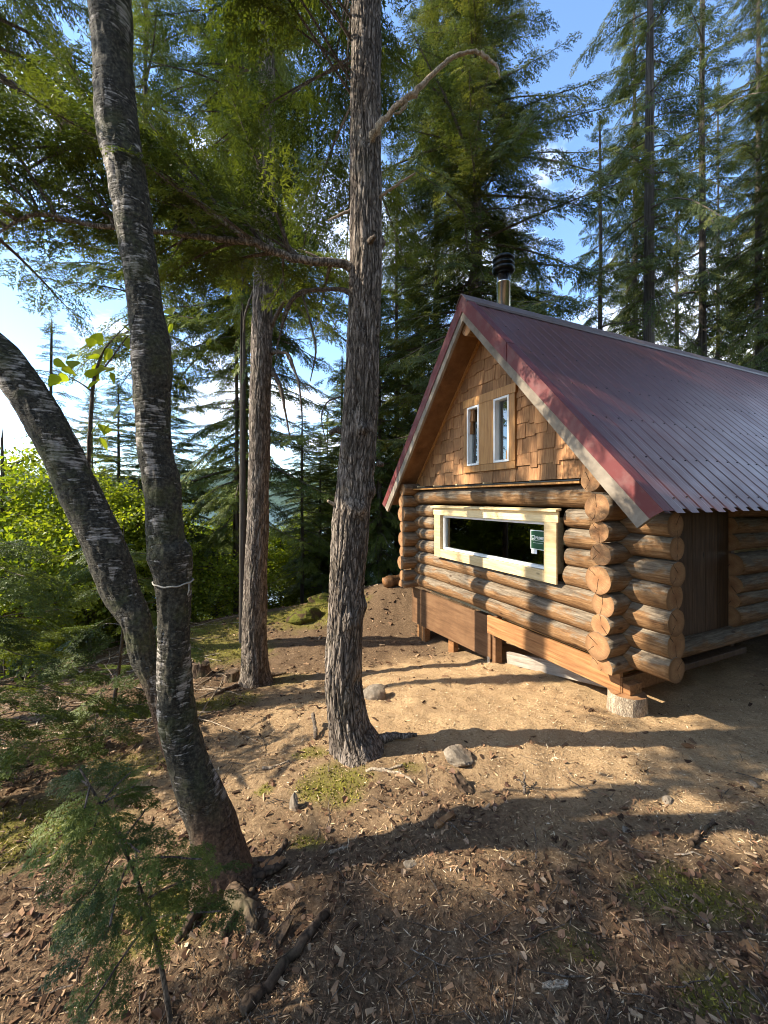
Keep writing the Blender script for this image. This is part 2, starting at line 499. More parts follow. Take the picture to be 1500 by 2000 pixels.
def mat_wood(name, dark, mid, light, axis=(1, .06, 1), scale=60, rough=.65, blot=.3, bc=(.10, .05, .02), dist=.003, knots=True):
    m, nb = material(name)
    rnd = nb.n('ShaderNodeObjectInfo').outputs['Random']
    off = nb.n('ShaderNodeCombineXYZ', {0: nb.math('MULTIPLY', rnd, 31.0), 1: nb.math('MULTIPLY', rnd, 17.0), 2: nb.math('MULTIPLY', rnd, 7.0)}).outputs[0]
    o = nb.coords('Object', axis, off)
    n1 = nb.noise(o, scale, 5, .65, .25)
    n2 = nb.noise(nb.coords('Object', (1, 1, 1), off), 4, 4, .65)
    c = nb.ramp(n1, [(.3, dark), (.5, mid), (.72, light)])
    c = nb.mix(nb.math('MULTIPLY', nb.ramp(n2, [(.42, 0.0), (.7, 1.0)]), blot), c, bc)
    t = nb.math('ADD', nb.math('MULTIPLY', rnd, .55), .72)
    hsv = nb.n('ShaderNodeHueSaturation', {'Color': c, 'Value': t, 'Saturation': 1.0})
    c = hsv.outputs[0]
    if knots:
        kn = nb.n('ShaderNodeTexVoronoi', {'Vector': nb.coords('Object', tuple(.35 + .65 * q for q in axis), off), 'Scale': 4.5}).outputs[0]
        c = nb.mix(nb.ramp(kn, [(.035, .85), (.075, 0.0)]), c, tuple(q * .4 for q in dark))
    pbsdf(nb, c, rough, n1, dist, .6, .3)
    return m
MAT['shingle'] = mat_wood('cedar_shingle', (.19, .082, .032), (.32, .155, .062), (.43, .235, .105), (1, 1, .05), 70, .75, .35, (.17, .075, .03), .003, False)
MAT['cedar'] = mat_wood('cedar_trim', (.28, .125, .038), (.43, .21, .066), (.52, .29, .105), (1, 1, .06), 50, .5, .2, (.25, .11, .03))
MAT['pine'] = mat_wood('new_pine', (.50, .36, .17), (.66, .50, .265), (.74, .60, .36), (1, .06, 1), 40, .5, .18, (.40, .26, .10), .002)
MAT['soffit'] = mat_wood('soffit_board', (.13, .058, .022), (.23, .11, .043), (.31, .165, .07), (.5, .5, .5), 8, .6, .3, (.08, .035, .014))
MAT['fascia'] = mat_wood('weathered_fascia', (.12, .095, .07), (.25, .205, .155), (.36, .31, .24), (1, .08, .08), 30, .8, .5, (.10, .08, .06))
MAT['plywood'] = mat_wood('stained_plywood', (.13, .065, .030), (.20, .105, .05), (.26, .145, .072), (1, .1, 1), 20, .6, .4, (.10, .05, .024), .002, False)
MAT['board'] = mat_wood('brown_board', (.14, .06, .022), (.26, .125, .048), (.36, .20, .085), (1, .06, 1), 40, .6, .35, (.16, .07, .03))
MAT['grey_plank'] = mat_wood('grey_plank', (.20, .165, .13), (.36, .31, .25), (.48, .43, .36), (1, .06, 1), 40, .8, .4, (.14, .11, .09))
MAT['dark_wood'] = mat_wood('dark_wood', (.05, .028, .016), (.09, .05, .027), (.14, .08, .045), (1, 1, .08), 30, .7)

def mat_simple(name, col, rough=.5, metal=0.0, spec=.5, var=.0, scale=20):
    m, nb = material(name)
    c = col
    if var:
        n = nb.noise(nb.coords('Object'), scale, 4, .6)
        c = nb.mix(nb.math('MULTIPLY', n, var), col, tuple(q * .35 for q in col))
    pbsdf(nb, c, rough, None, 0, 0, spec, metal)
    return m
MAT['vinyl'] = mat_simple('white_vinyl', (.80, .80, .78), .4, 0, .5, .1)
MAT['black'] = mat_simple('black_flashing', (.012, .012, .014), .35)
MAT['steel'] = mat_simple('brushed_steel', (.62, .61, .58), .22, 1.0, .5, .35, 6)
MAT['black_steel'] = mat_simple('blackened_steel', (.035, .036, .036), .3, 1.0, .5, .2)
MAT['galv'] = mat_simple('galvanised', (.6, .6, .6), .4, 1.0)
MAT['sticker'] = mat_simple('green_sticker', (.007, .065, .022), .45)
MAT['white_ink'] = mat_simple('white_print', (.78, .80, .76), .5)
MAT['screw'] = mat_simple('dark_screw', (.02, .012, .012), .5)
MAT['dark_room'] = mat_simple('dark_room', (.26, .17, .10), .9, 0, .2, .4, 5)
MAT['twine'] = mat_simple('grey_twine', (.42, .38, .31), .9, 0, .2, .4, 200)

def mat_roof(name, col, r0, r1):
    m, nb = material(name)
    o = nb.coords('Object')
    n = nb.noise(o, 2.2, 4, .6)
    n2 = nb.noise(nb.coords('Object', (1, .12, .12)), 60, 4, .6)
    c = nb.mix(nb.math('MULTIPLY', nb.ramp(n2, [(.45, 0.0), (.7, 1.0)]), .3), col, (.20, .14, .12))
    ro = nb.ramp(n, [(.35, r0), (.65, r1)])
    pbsdf(nb, c, ro, None, 0, 0, .5, 0.0)
    return m
MAT['roof'] = mat_roof('red_roof_metal', (.11, .028, .018), .34, .46)
MAT['rake'] = mat_roof('red_trim_metal', (.12, .013, .011), .55, .65)
MAT['ridge'] = mat_roof('brown_ridge_metal', (.13, .09, .075), .45, .55)

def mat_glass():
    m, nb = material('window_glass')
    fr = nb.n('ShaderNodeFresnel', {'IOR': 2.4})
    tr = nb.n('ShaderNodeBsdfTransparent', {'Color': (.80, .84, .82, 1)})
    gl = nb.n('ShaderNodeBsdfGlossy', {'Color': (.95, .97, .97, 1), 'Roughness': .01})
    finish(nb, nb.n('ShaderNodeMixShader', {0: fr.outputs[0], 1: tr.outputs[0], 2: gl.outputs[0]}).outputs[0])
    return m
MAT['glass'] = mat_glass()

def mat_rock():
    m, nb = material('rock')
    o = nb.coords('Object')
    n = nb.noise(o, 9, 6, .65)
    n2 = nb.noise(o, 55, 4, .7)
    c = nb.ramp(nb.math('ADD', nb.math('MULTIPLY', n, .6), nb.math('MULTIPLY', n2, .4)), [(.3, (.07, .055, .04)), (.5, (.19, .155, .115)), (.7, (.34, .295, .235))])
    c = nb.mix(nb.ramp(nb.noise(o, 5, 3), [(.5, 0.0), (.65, .6)]), c, (.24, .15, .08))
    pbsdf(nb, c, .9, nb.math('ADD', n, nb.math('MULTIPLY', n2, .4)), .02, .8, .2)
    return m
MAT['rock'] = mat_rock()

def mat_moss_rock():
    m, nb = material('mossy_rock')
    o = nb.coords('Object')
    n = nb.noise(o, 7, 5, .65); n2 = nb.noise(o, 60, 4, .7)
    c = nb.ramp(n2, [(.3, (.05, .055, .010)), (.55, (.14, .14, .025)), (.8, (.26, .24, .05))])
    c = nb.mix(nb.ramp(n, [(.48, 0.0), (.6, 1.0)]), c, (.08, .05, .03))
    pbsdf(nb, c, .95, nb.math('ADD', n2, n), .03, 1.0, .1)
    return m
MAT['moss_rock'] = mat_moss_rock()

def mat_water():
    m, nb = material('lake_water')
    n = nb.noise(nb.coords('Object', (1, .25, 1)), .6, 4, .6)
    pbsdf(nb, (.02, .05, .06), .12, n, .05, .4, .5)
    return m
MAT['water'] = mat_water()
def mat_hill():
    m, nb = material('wooded_hillside')
    o = nb.coords('Object')
    n = nb.noise(o, .05, 8, .7)
    c = nb.ramp(n, [(.35, (.03, .05, .04)), (.6, (.07, .105, .075))])
    pbsdf(nb, c, .95, n, 8, 1, .1)
    return m
MAT['hill'] = mat_hill()

# ------------------------------------------------------------------ setting: ground, lake, hills
def grow(a, b, s0, k):
    out = [a]
    s = s0
    while out[-1] < b:
        s *= k
        out.append(out[-1] + s)
    return out
xs = np.concatenate([-np.array(grow(5.0, 1800, .05, 1.11))[::-1], np.arange(-4.97, 4.99, .04), grow(5.0, 1800, .05, 1.11)])
ys = np.concatenate([-np.array(grow(-.8, 900, .06, 1.2))[::-1], np.arange(.84, 6.6, .034), grow(6.6, 2400, .03, 1.05)])
XX, YY = np.meshgrid(xs, ys)
ZZ = height(XX, YY)
nx, ny = len(xs), len(ys)
V = np.stack([XX, YY, ZZ], -1).reshape(-1, 3)
i = np.arange(ny - 1)[:, None] * nx; j = np.arange(nx - 1)[None, :]
Q = np.stack([i + j, i + j + 1, i + nx + j + 1, i + nx + j], -1).reshape(-1, 4)

def zones(x, y):
    P = np.stack([x, y, np.zeros(len(x))], 1)
    n = fbm(P * 1.4 + 5, 3)
    n2 = fbm(P * 5 + 15, 2)
    # sawdust: worn yard in front of and beside the cabin
    e = ((x - 1.7) / 2.8) ** 2 + ((y - 4.1) / 1.95) ** 2
    saw = np.clip(1.45 - e + .7 * n + .3 * n2, 0, 1)
    e2 = ((x + .9) / 1.3) ** 2 + ((y - 2.9) / .9) ** 2
    saw = np.maximum(saw, .55 * np.clip(1.2 - e2 + .8 * n + .5 * n2, 0, 1))
    mo = np.zeros(len(x))
    for (cx, cy, rx, ry, a) in MOSS:
        q = ((x - cx) / rx) ** 2 + ((y - cy) / ry) ** 2
        mo = np.maximum(mo, a * np.clip(1.25 - q + .75 * n2 + .35 * n, 0, 1))
    return saw, mo
MOSS = []
for (u, v, rx, ry, a) in [(655, 1528, .24, .22, 1), (610, 1475, .14, .10, .8), (515, 1550, .05, .05, 1), (605, 1640, .10, .06, .9), (60, 1620, .5, .35, .75), (230, 1500, .4, .3, .5),
                          (430, 1270, .8, .7, .8), (430, 1225, .8, .6, .8), (600, 1200, 1.0, .7, .9), (640, 1185, .8, 1.0, .9), (440, 1370, .35, .4, .7), (550, 1330, .4, .3, .35), (1340, 1760, .26, .16, .7), (1400, 1950, .16, .08, .7), (1130, 1850, .14, .08, .35),
                          (330, 1800, .22, .14, .7), (800, 1500, .12, .07, .5), (400, 1750, .14, .14, .8)]:
    p = gp(u, v)
    MOSS.append((p[0], p[1], rx, ry, a))
saw, mo = zones(XX.ravel(), YY.ravel())
g = link('ground', mesh_np('ground', V, Q, [MAT['ground']], None, True, {'sawdust': saw, 'moss': mo}))
tag(g, kind='structure')

mb = MB()
mb.add([(-1500, 30, 0), (1500, 30, 0), (1500, 1400, 0), (-1500, 1400, 0)], [[[0, 1, 2, 3]]])
lk = mb.build('lake', MAT['water'], None, (0, 0, LAKE_Z))
tag(lk, kind='structure')

hx = np.linspace(-1600, 1600, 160); hy = np.linspace(650, 1500, 30)
HX, HY = np.meshgrid(hx, hy)
P = np.stack([HX.ravel() * .003, HY.ravel() * .004, np.zeros(HX.size)], 1)
rise = np.sin(np.clip((HY.ravel() - 650) / 600, 0, 1) * pi / 2)
HZ = LAKE_Z - 3 + rise * (80 + 70 * fbm(P, 4) + 25 * fbm(P * 4, 3))
ii = np.arange(29)[:, None] * 160; jj = np.arange(159)[None, :]
HQ = np.stack([ii + jj, ii + jj + 1, ii + 160 + jj + 1, ii + 160 + jj], -1).reshape(-1, 4)
hl = link('hills', mesh_np('hills', np.stack([HX.ravel(), HY.ravel(), HZ], 1), HQ, [MAT['hill']], None, True))
tag(hl, kind='structure')
# ------------------------------------------------------------------ the log cabin
# local axes: x into the cabin along the ridge, y along the gable wall away from the near corner, z up (zero 2 m below eye height)
TH = .434
CAB = empty('log_cabin', (2.159, 3.642, EYE - 2.0), TH)
tag(CAB, 'log cabin with red metal roof, cedar shingled gable and long window', 'cabin')
L_W = 3.729
rng = np.random.RandomState(5)
random.seed(5)

_logcache = {}
def log_mesh(length, r, seed, rounded=(False, False), half=0):
    """log along local x, centred; half=1 keeps the upper half"""
    rs = np.random.RandomState(seed)
    n = max(8, int(length / .06))
    t = np.linspace(-length / 2, length / 2, n)
    C = np.stack([t, .012 * np.sin(t * 1.3 + rs.rand() * 6), .012 * np.sin(t * 1.7 + rs.rand() * 6)], 1)
    R = r * (1 + .05 * rs.uniform(-1, 1) * t / length * 2 + .025 * np.sin(t * 2.1 + rs.rand() * 6))
    for e, side in enumerate(rounded):
        if side:
            d = (t + length / 2) if e == 0 else (length / 2 - t)
            R = R * np.sqrt(np.clip(1 - (1 - np.clip(d / .07, 0, 1)) ** 2, .03, 1))
    nt = 28
    so = rs.rand() * 50
    def disp(I, TT, C, Rr):
        P = np.stack([C[:, 0][:, None] * 1.3 + 0 * TT, np.cos(TT) * 1.6 + so, np.sin(TT) * 1.6], -1).reshape(-1, 3)
        return (r * .09 * fbm(P, 3)).reshape(TT.shape)
    V, fs = tube(C, R, nt, True, disp)
    if half:
        V[:, 2] = np.maximum(V[:, 2], -.02)
    mi = np.concatenate([np.zeros(len(fs[0])), [0 if rounded[0] else 1], [0 if rounded[1] else 1]])
    me = mesh_np('log', V, fs, [MAT['log'], MAT['log_end']], mi)
    sm = np.ones(len(me.polygons), bool); sm[-2:] = False
    me.polygons.foreach_set('use_smooth', sm)
    return me

LOGSEED = [100]
def log(a, b, r, rounded=(False, False), half=0):
    a = np.array(a, float); b = np.array(b, float)
    LOGSEED[0] += 1
    d = b - a
    me = log_mesh(np.linalg.norm(d), r, LOGSEED[0], rounded, half)
    c = (a + b) / 2
    ry = -math.atan2(d[2], math.hypot(d[0], d[1]))
    return link('log', me, CAB, (c[0], c[1], c[2] + 2.0), (0, ry, math.atan2(d[1], d[0])))

CABLEN = 8.1
# logs of the near long wall: (z of the centre, radius, offset along the gable)
SIDE = [(.160, .098, .06), (-.071, .119, .0), (-.289, .095, .0), (-.467, .094, .0), (-.690, .124, -.01), (-.912, .104, -.02), (-1.09, .094, -.02), (-1.264, .12, .01)]
for k, (z, r, og) in enumerate(SIDE):
    rr = min(r, .112) if k else r
    e = -.30 - .03 * rng.rand() - (.03 if r > .11 else 0)
    if k == 0:
        log((-.34, .08, z), (CABLEN, .08, z), r)
        continue
    log((e, og, z), (.62, og, z), r)              # corner end, in front of the doorway
    log((1.72, og, z + rng.uniform(-.02, .02)), (CABLEN, og, z), r * .98)
log((-.31, -.01, -1.47), (CABLEN, -.01, -1.47), .115, half=1)
# far long wall
FAR = [(.157, .098), (-.044, .10), (-.262, .118), (-.472, .096), (-.690, .128), (-.891, .094), (-1.09, .108), (-1.30, .095)]
for k, (z, r) in enumerate(FAR):
    log((-.31 - .03 * rng.rand(), L_W + rng.uniform(-.02, .02), z), (CABLEN, L_W, z), r)
log((-.33, L_W, -1.47), (CABLEN, L_W, -1.47), .11, half=1)
# logs of the gable wall
GABLE = [(.035, .112, 0), (-.205, .102, 1), (-.403, .098, 1), (-.588, .10, 1), (-.793, .106, 1), (-.978, .106, 0), (-1.176, .112, 0), (-1.372, .108, 0)]
for z, r, cut in GABLE:
    n0 = (-.435 - .02 * rng.rand()) if z < 0 else -.12; n1 = L_W + .42
    if cut:
        log((0, n0, z), (0, .645, z), r, (False, True))
        log((0, 3.06, z), (0, n1, z), r, (True, False))
    else:
        log((0, n0, z), (0, n1, z), r)
# back gable wall
for z, r, cut in GABLE[::1]:
    log((CABLEN - .3, -.1, z), (CABLEN - .3, L_W + .1, z), r)

def cabin_box(name, lo, hi, mat, bevel=.003, parent=None):
    lo = np.array(lo, float); hi = np.array(hi, float)
    c = (lo + hi) / 2
    b = MB().box(lo - c, hi - c)
    return b.build(name, mat, parent or CAB, tuple(c + ((0, 0, 2.0) if parent is None else (0, 0, 0))), bevel=bevel)

# floor, loft floor and partition keep the inside dim
cabin_box('floor', (.12, .1, -1.56), (CABLEN - .4, L_W - .1, -1.50), MAT['pine'])
cabin_box('loft_floor', (.13, .12, .16), (CABLEN - .4, L_W - .1, .20), MAT['dark_wood'])
cabin_box('inner_wall', (3.6, .1, -1.5), (3.66, L_W - .1, .16), MAT['pine'])

# rim board, skirt panel, posts and pier under the wall
cabin_box('rim_board', (-.135, -.06, -1.70), (-.095, 1.725, -1.475), MAT['board'])
cabin_box('rim_board', (-.13, -.075, -1.70), (.6, -.035, -1.56), MAT['board'])
mb = MB()
mb.prism([(0, 0, -.27), (0, 0, .27), (0, 2.07, .25), (0, 2.07, -.35)], (.02, 0, 0))
mb.build('skirt_panel', MAT['plywood'], CAB, (-.075, 1.73, .22))
cabin_box('skirt_post', (-.05, 3.42, -2.55), (.06, 3.66, -1.56), MAT['board'])
cabin_box('skirt_post', (.0, 2.66, -2.45), (.09, 2.80, -1.6), MAT['board'])
cabin_box('skirt_post', (-.05, 1.665, -2.26), (.06, 1.727, -1.5), MAT['plywood'])
cabin_box('post_bracket', (-.084, 1.74, -2.19), (-.078, 1.79, -2.03), MAT['galv'], 0)
# round wood pier under the near corner
rs = np.random.RandomState(3)
def pier_disp(I, TT, C, R):
    P = np.stack([np.cos(TT) * 2, np.sin(TT) * 2, C[:, 2][:, None] * 3 + 0 * TT], -1).reshape(-1, 3)
    return (.012 * fbm(P, 3)).reshape(TT.shape)
V, fs = tube(np.stack([np.zeros(14), np.zeros(14), np.linspace(-.30, 0, 14)], 1), np.linspace(.165, .150, 14), 36, True, pier_disp)
me = mesh_np('pier', V, fs, [MAT['pale_wood'], MAT['log_end']], np.concatenate([np.zeros(len(fs[0])), [1, 1]]), False)
link('pier', me, CAB, (-.06, -.07, .31))
cabin_box('pier_block', (-.12, -.14, -1.69), (.04, .0, -1.60), MAT['board'])

# ---- gable of cedar shingles
RG, RZ = L_W / 2, 2.58                       # ridge line of the metal: place along the gable and height
SLOPE = (2.58 + .095) / (RG + .578)
def roof_z(g, drop):                          # height of a plane 'drop' below the metal, measured upright
    return RZ - SLOPE * abs(g - RG) - drop
UNDER = .215                                  # underside of the roof below the metal
def clip_poly(poly):
    def half(poly, f):
        out = []
        for a, b in zip(poly, poly[1:] + poly[:1]):
            fa, fb = f(a), f(b)
            if fa >= 0: out.append(a)
            if fa * fb < 0:
                t = fa / (fa - fb)
                out.append((a[0] + t * (b[0] - a[0]), a[1] + t * (b[1] - a[1])))
        return out
    poly = half(poly, lambda p: RZ - UNDER - .01 - SLOPE * (p[0] - RG) - p[1])
    if len(poly) < 3: return []
    return half(poly, lambda p: RZ - UNDER - .01 - SLOPE * (RG - p[0]) - p[1])
mb = MB()
tri = clip_poly([(.02, .20), (L_W - .02, .20), (L_W - .02, 3), (.02, 3)])
mb.prism([(.06, a, b + 2) for a, b in tri], (.03, 0, 0))
mb.build('gable_board', MAT['dark_wood'], CAB)
WG0, WG1, WZ0, WZ1 = 1.345, 2.358, .373, 1.40      # casing of the twin loft windows
row = 0
z = .215
while z < 2.4:
    expo = .168
    g = .02 + rng.uniform(-.1, 0)
    while g < L_W:
        w = rng.choice([.085, .11, .14, .17, .20, .235]) * rng.uniform(.92, 1.08)
        zb = z + (rng.uniform(-.034, .034) if row else 0.0)
        poly = [(g + .002, zb), (g + w - .002, zb + rng.uniform(-.003, .003)), (g + w - .002, z + expo + .06), (g + .002, z + expo + .06)]
        g0, g1 = g, g + w
        g = g1
        poly = clip_poly(poly)
        if len(poly) < 3:
            continue
        if g0 > WG0 and g1 < WG1 and zb > WZ0 and z + expo < WZ1:
            continue
        c = np.array([sum(p[0] for p in poly) / len(poly), sum(p[1] for p in poly) / len(poly)])
        if max(p[1] for p in poly) - min(p[1] for p in poly) < .02:
            continue
        zl = min(p[1] for p in poly)
        # butt stands proud, the head tucks under the course above
        th = rng.uniform(.013, .021)
        front = [(.030 - th - .016 * max(0, 1 - (p[1] - zl) / .2) * 1.0, p[0] - c[0], p[1] - c[1]) for p in poly]
        back = [(.055, p[0] - c[0], p[1] - c[1]) for p in poly]
        n = len(poly)
        mb = MB()
        mb.add(front + back, [[list(range(n))], [list(range(n, 2 * n))[::-1]]] + [[[i, n + i, n + (i + 1) % n, (i + 1) % n]] for i in range(n)])
        mb.build('shingle', MAT['shingle'], CAB, (0, c[0], c[1] + 2.0))
    z += expo
    row += 1

# twin loft window in one cedar casing
def gbox(mb, r0, r1, g0, g1, z0, z1, m=0):
    return mb.box((r0, g0, z0), (r1, g1, z1), m)
def loft_piece(name, g0, g1, z0, z1, r0, r1, mat, parent):
    c = np.array([(r0 + r1) / 2, (g0 + g1) / 2, (z0 + z1) / 2])
    b = MB().box(np.array([r0, g0, z0]) - c, np.array([r1, g1, z1]) - c)
    base = np.array(parent.location) - (0, 0, 2.0)
    return b.build(name, mat, parent, tuple(c - base), bevel=.002)
lw = link('loft_window', None, CAB, (0, (WG0 + WG1) / 2, (WZ0 + WZ1) / 2 + 2.0))
P1, P2, P3, P4 = 1.440, 1.725, 2.02, 2.285          # the two openings
loft_piece('casing_board', WG0 - .02, WG1 + .02, WZ1 - .115, WZ1, -.035, .03, MAT['cedar'], lw)
loft_piece('casing_board', WG0, WG1, WZ0, WZ0 + .09, -.028, .03, MAT['cedar'], lw)
loft_piece('casing_board', WG0, P1, WZ0 + .092, WZ1 - .117, -.030, .03, MAT['cedar'], lw)
loft_piece('casing_board', P2, P3, WZ0 + .092, WZ1 - .117, -.030, .03, MAT['cedar'], lw)
loft_piece('casing_board', P4, WG1, WZ0 + .092, WZ1 - .117, -.030, .03, MAT['cedar'], lw)
def sash(parent, g0, g1, z0, z1, r0, r1, w, mat, wb=None):
    base = np.array(parent.location) - (0, 0, 2.0)
    c = np.array([(r0 + r1) / 2, (g0 + g1) / 2, (z0 + z1) / 2])
    mb = MB()
    wb = wb or w
    for a, b, d, e in ((g0, g0 + w, z0, z1), (g1 - w, g1, z0, z1), (g0 + w, g1 - w, z0, z0 + wb), (g0 + w, g1 - w, z1 - w, z1)):
        mb.box(np.array([r0, a, d]) - c, np.array([r1, b, e]) - c)
    mb.build('sash', mat, parent, tuple(c - base), bevel=.002)
for a, b in ((P1, P2), (P3, P4)):
    sash(lw, a + .002, b - .002, WZ0 + .092, WZ1 - .119, -.036, .055, .028, MAT['vinyl'])
    loft_piece('pane', a + .028, b - .028, WZ0 + .118, WZ1 - .145, .035, .041, MAT['glass'], lw)
loft_piece('window_tag', P1 + .05, P1 + .13, 1.02, 1.20, .042, .044, MAT['white_ink'], lw)

# ---- long window in the log wall
win = link('window', None, CAB, (-.1, 1.8, -.5 + 2.0))
loft_piece('casing_board', .60, 2.985, -.24, -.125, -.150, -.125, MAT['pine'], win)
mbp = MB()
mbp.prism([(-.015, .585 - 1.8, .0), (-.095, .585 - 1.8, -.012), (-.095, .585 - 1.8, -.032), (-.015, .585 - 1.8, -.02)], (0, 2.415, 0))
mbp.build('drip_cap', MAT['pine'], win, (-.0, 0, .405))
loft_piece('casing_board', .62, .785, -.877, -.242, -.148, -.123, MAT['pine'], win)
loft_piece('casing_board', 2.80, 2.965, -.877, -.242, -.148, -.123, MAT['pine'], win)
loft_piece('casing_board', .787, 2.798, -.877, -.757, -.1475, -.1225, MAT['pine'], win)
# jamb liners run back into the wall
loft_piece('jamb', .745, .783, -.80, -.2, -.122, .10, MAT['pine'], win)
loft_piece('jamb', 2.802, 2.84, -.80, -.2, -.122, .10, MAT['pine'], win)
loft_piece('jamb', .785, 2.80, -.80, -.762, -.122, .10, MAT['pine'], win)
loft_piece('jamb', .785, 2.80, -.238, -.20, -.122, .10, MAT['pine'], win)
sash(win, .788, 2.797, -.757, -.243, -.095, -.03, .032, MAT['vinyl'])
loft_piece('pane', .818, 2.767, -.727, -.273, -.058, -.052, MAT['glass'], win)

# sticker on the glass
SG0, SG1, SZ0, SZ1 = .842, 1.055, -.552, -.335
stk = tag(empty('window_sticker', tuple(CAB.location), TH), 'green sticker with white lettering on the long window glass', 'sticker')
stk.location = (CAB.location.x + -.060 * cos(TH) - .95 * sin(TH), CAB.location.y + -.060 * sin(TH) + .95 * cos(TH), EYE - .56)
MB().box((-.0012, -.108, .0), (0, .108, .215)).build('border', MAT['white_ink'], stk)
MB().box((-.0022, -.100, .008), (-.0013, .100, .207)).build('sheet', MAT['sticker'], stk)
MB().box((-.0012, .015, -.05), (0, .095, -.002)).build('tab', MAT['white_ink'], stk)
def text(name, body, size, parent, loc, mat, rot=(pi / 2, 0, -pi / 2), bold=.0):
    cu = bpy.data.curves.new(name, 'FONT')
    cu.body = body; cu.size = size; cu.extrude = .0004; cu.offset = bold
    cu.align_x = 'CENTER'; cu.align_y = 'CENTER'
    cu.materials.append(mat)
    tmp = link(name, cu)
    me = bpy.data.meshes.new_from_object(tmp.evaluated_get(bpy.context.evaluated_depsgraph_get()))
    bpy.data.objects.remove(tmp)
    return link(name, me, parent, loc, rot)
text('lettering', 'PRIME', .046, stk, (-.003, -.025, .128), MAT['white_ink'], bold=.0008)
mbs = MB()
for a, b, c, d in ((.046, .090, .150, .156), (.046, .052, .106, .150), (.046, .090, .100, .106), (.084, .090, .106, .150)):
    mbs.box((-.003, a, c), (-.0023, b, d))
mbs.box((-.003, .062, .112), (-.0023, .078, .126))
mbs.build('emblem', MAT['white_ink'], stk)
mbs = MB()
mbs.box((-.003, -.09, .098), (-.0023, .04, .101)); mbs.box((-.003, -.075, .072), (-.0023, .07, .0745))
mbs.build('rule', MAT['white_ink'], stk)

# wooden chair standing inside behind the glass
ch_loc = np.array([.62, 1.10, 0.0])
ch = tag(empty('wooden_chair', (0, 0, 0), TH + .5), 'wooden chair standing inside behind the long window', 'chair')
ch.location = (CAB.location.x + ch_loc[0] * cos(TH) - ch_loc[1] * sin(TH), CAB.location.y + ch_loc[0] * sin(TH) + ch_loc[1] * cos(TH), EYE - 1.50)
MB().box((-.2, -.2, .62), (.2, .2, .655)).build('seat', MAT['pine'], ch, bevel=.004)
for a in (-.17, .17):
    for b in (-.17, .17):
        MB().tube([(a * 1.15, b * 1.15, 0), (a, b, .62)], .018, 8).build('leg', MAT['pine'], ch)
MB().box((.165, -.19, .92), (.185, .19, 1.0)).build('backrest', MAT['pine'], ch, bevel=.004)
for b in (-.15, .15):
    MB().tube([(.175, b, .655), (.178, b, .92)], .014, 8).build('back_post', MAT['pine'], ch)

# ---- narrow ledge between the logs and the shingles
mb = MB(); mb.box((-.155, .34, .155), (.04, 3.86, .178))
mb.build('ledge_board', MAT['cedar'], CAB, (0, 0, 2.0), bevel=.002)
mb = MB(); mb.box((-.165, .33, .180), (.02, 3.87, .194))
mb.build('ledge_flashing', MAT['black'], CAB, (0, 0, 2.0), bevel=.002)
for g in (.95, 1.75, 2.35, 2.95, 3.45):
    cabin_box('ledge_shim', (-.16, g, .196), (-.02, g + .03, .214), MAT['pine'], .001)

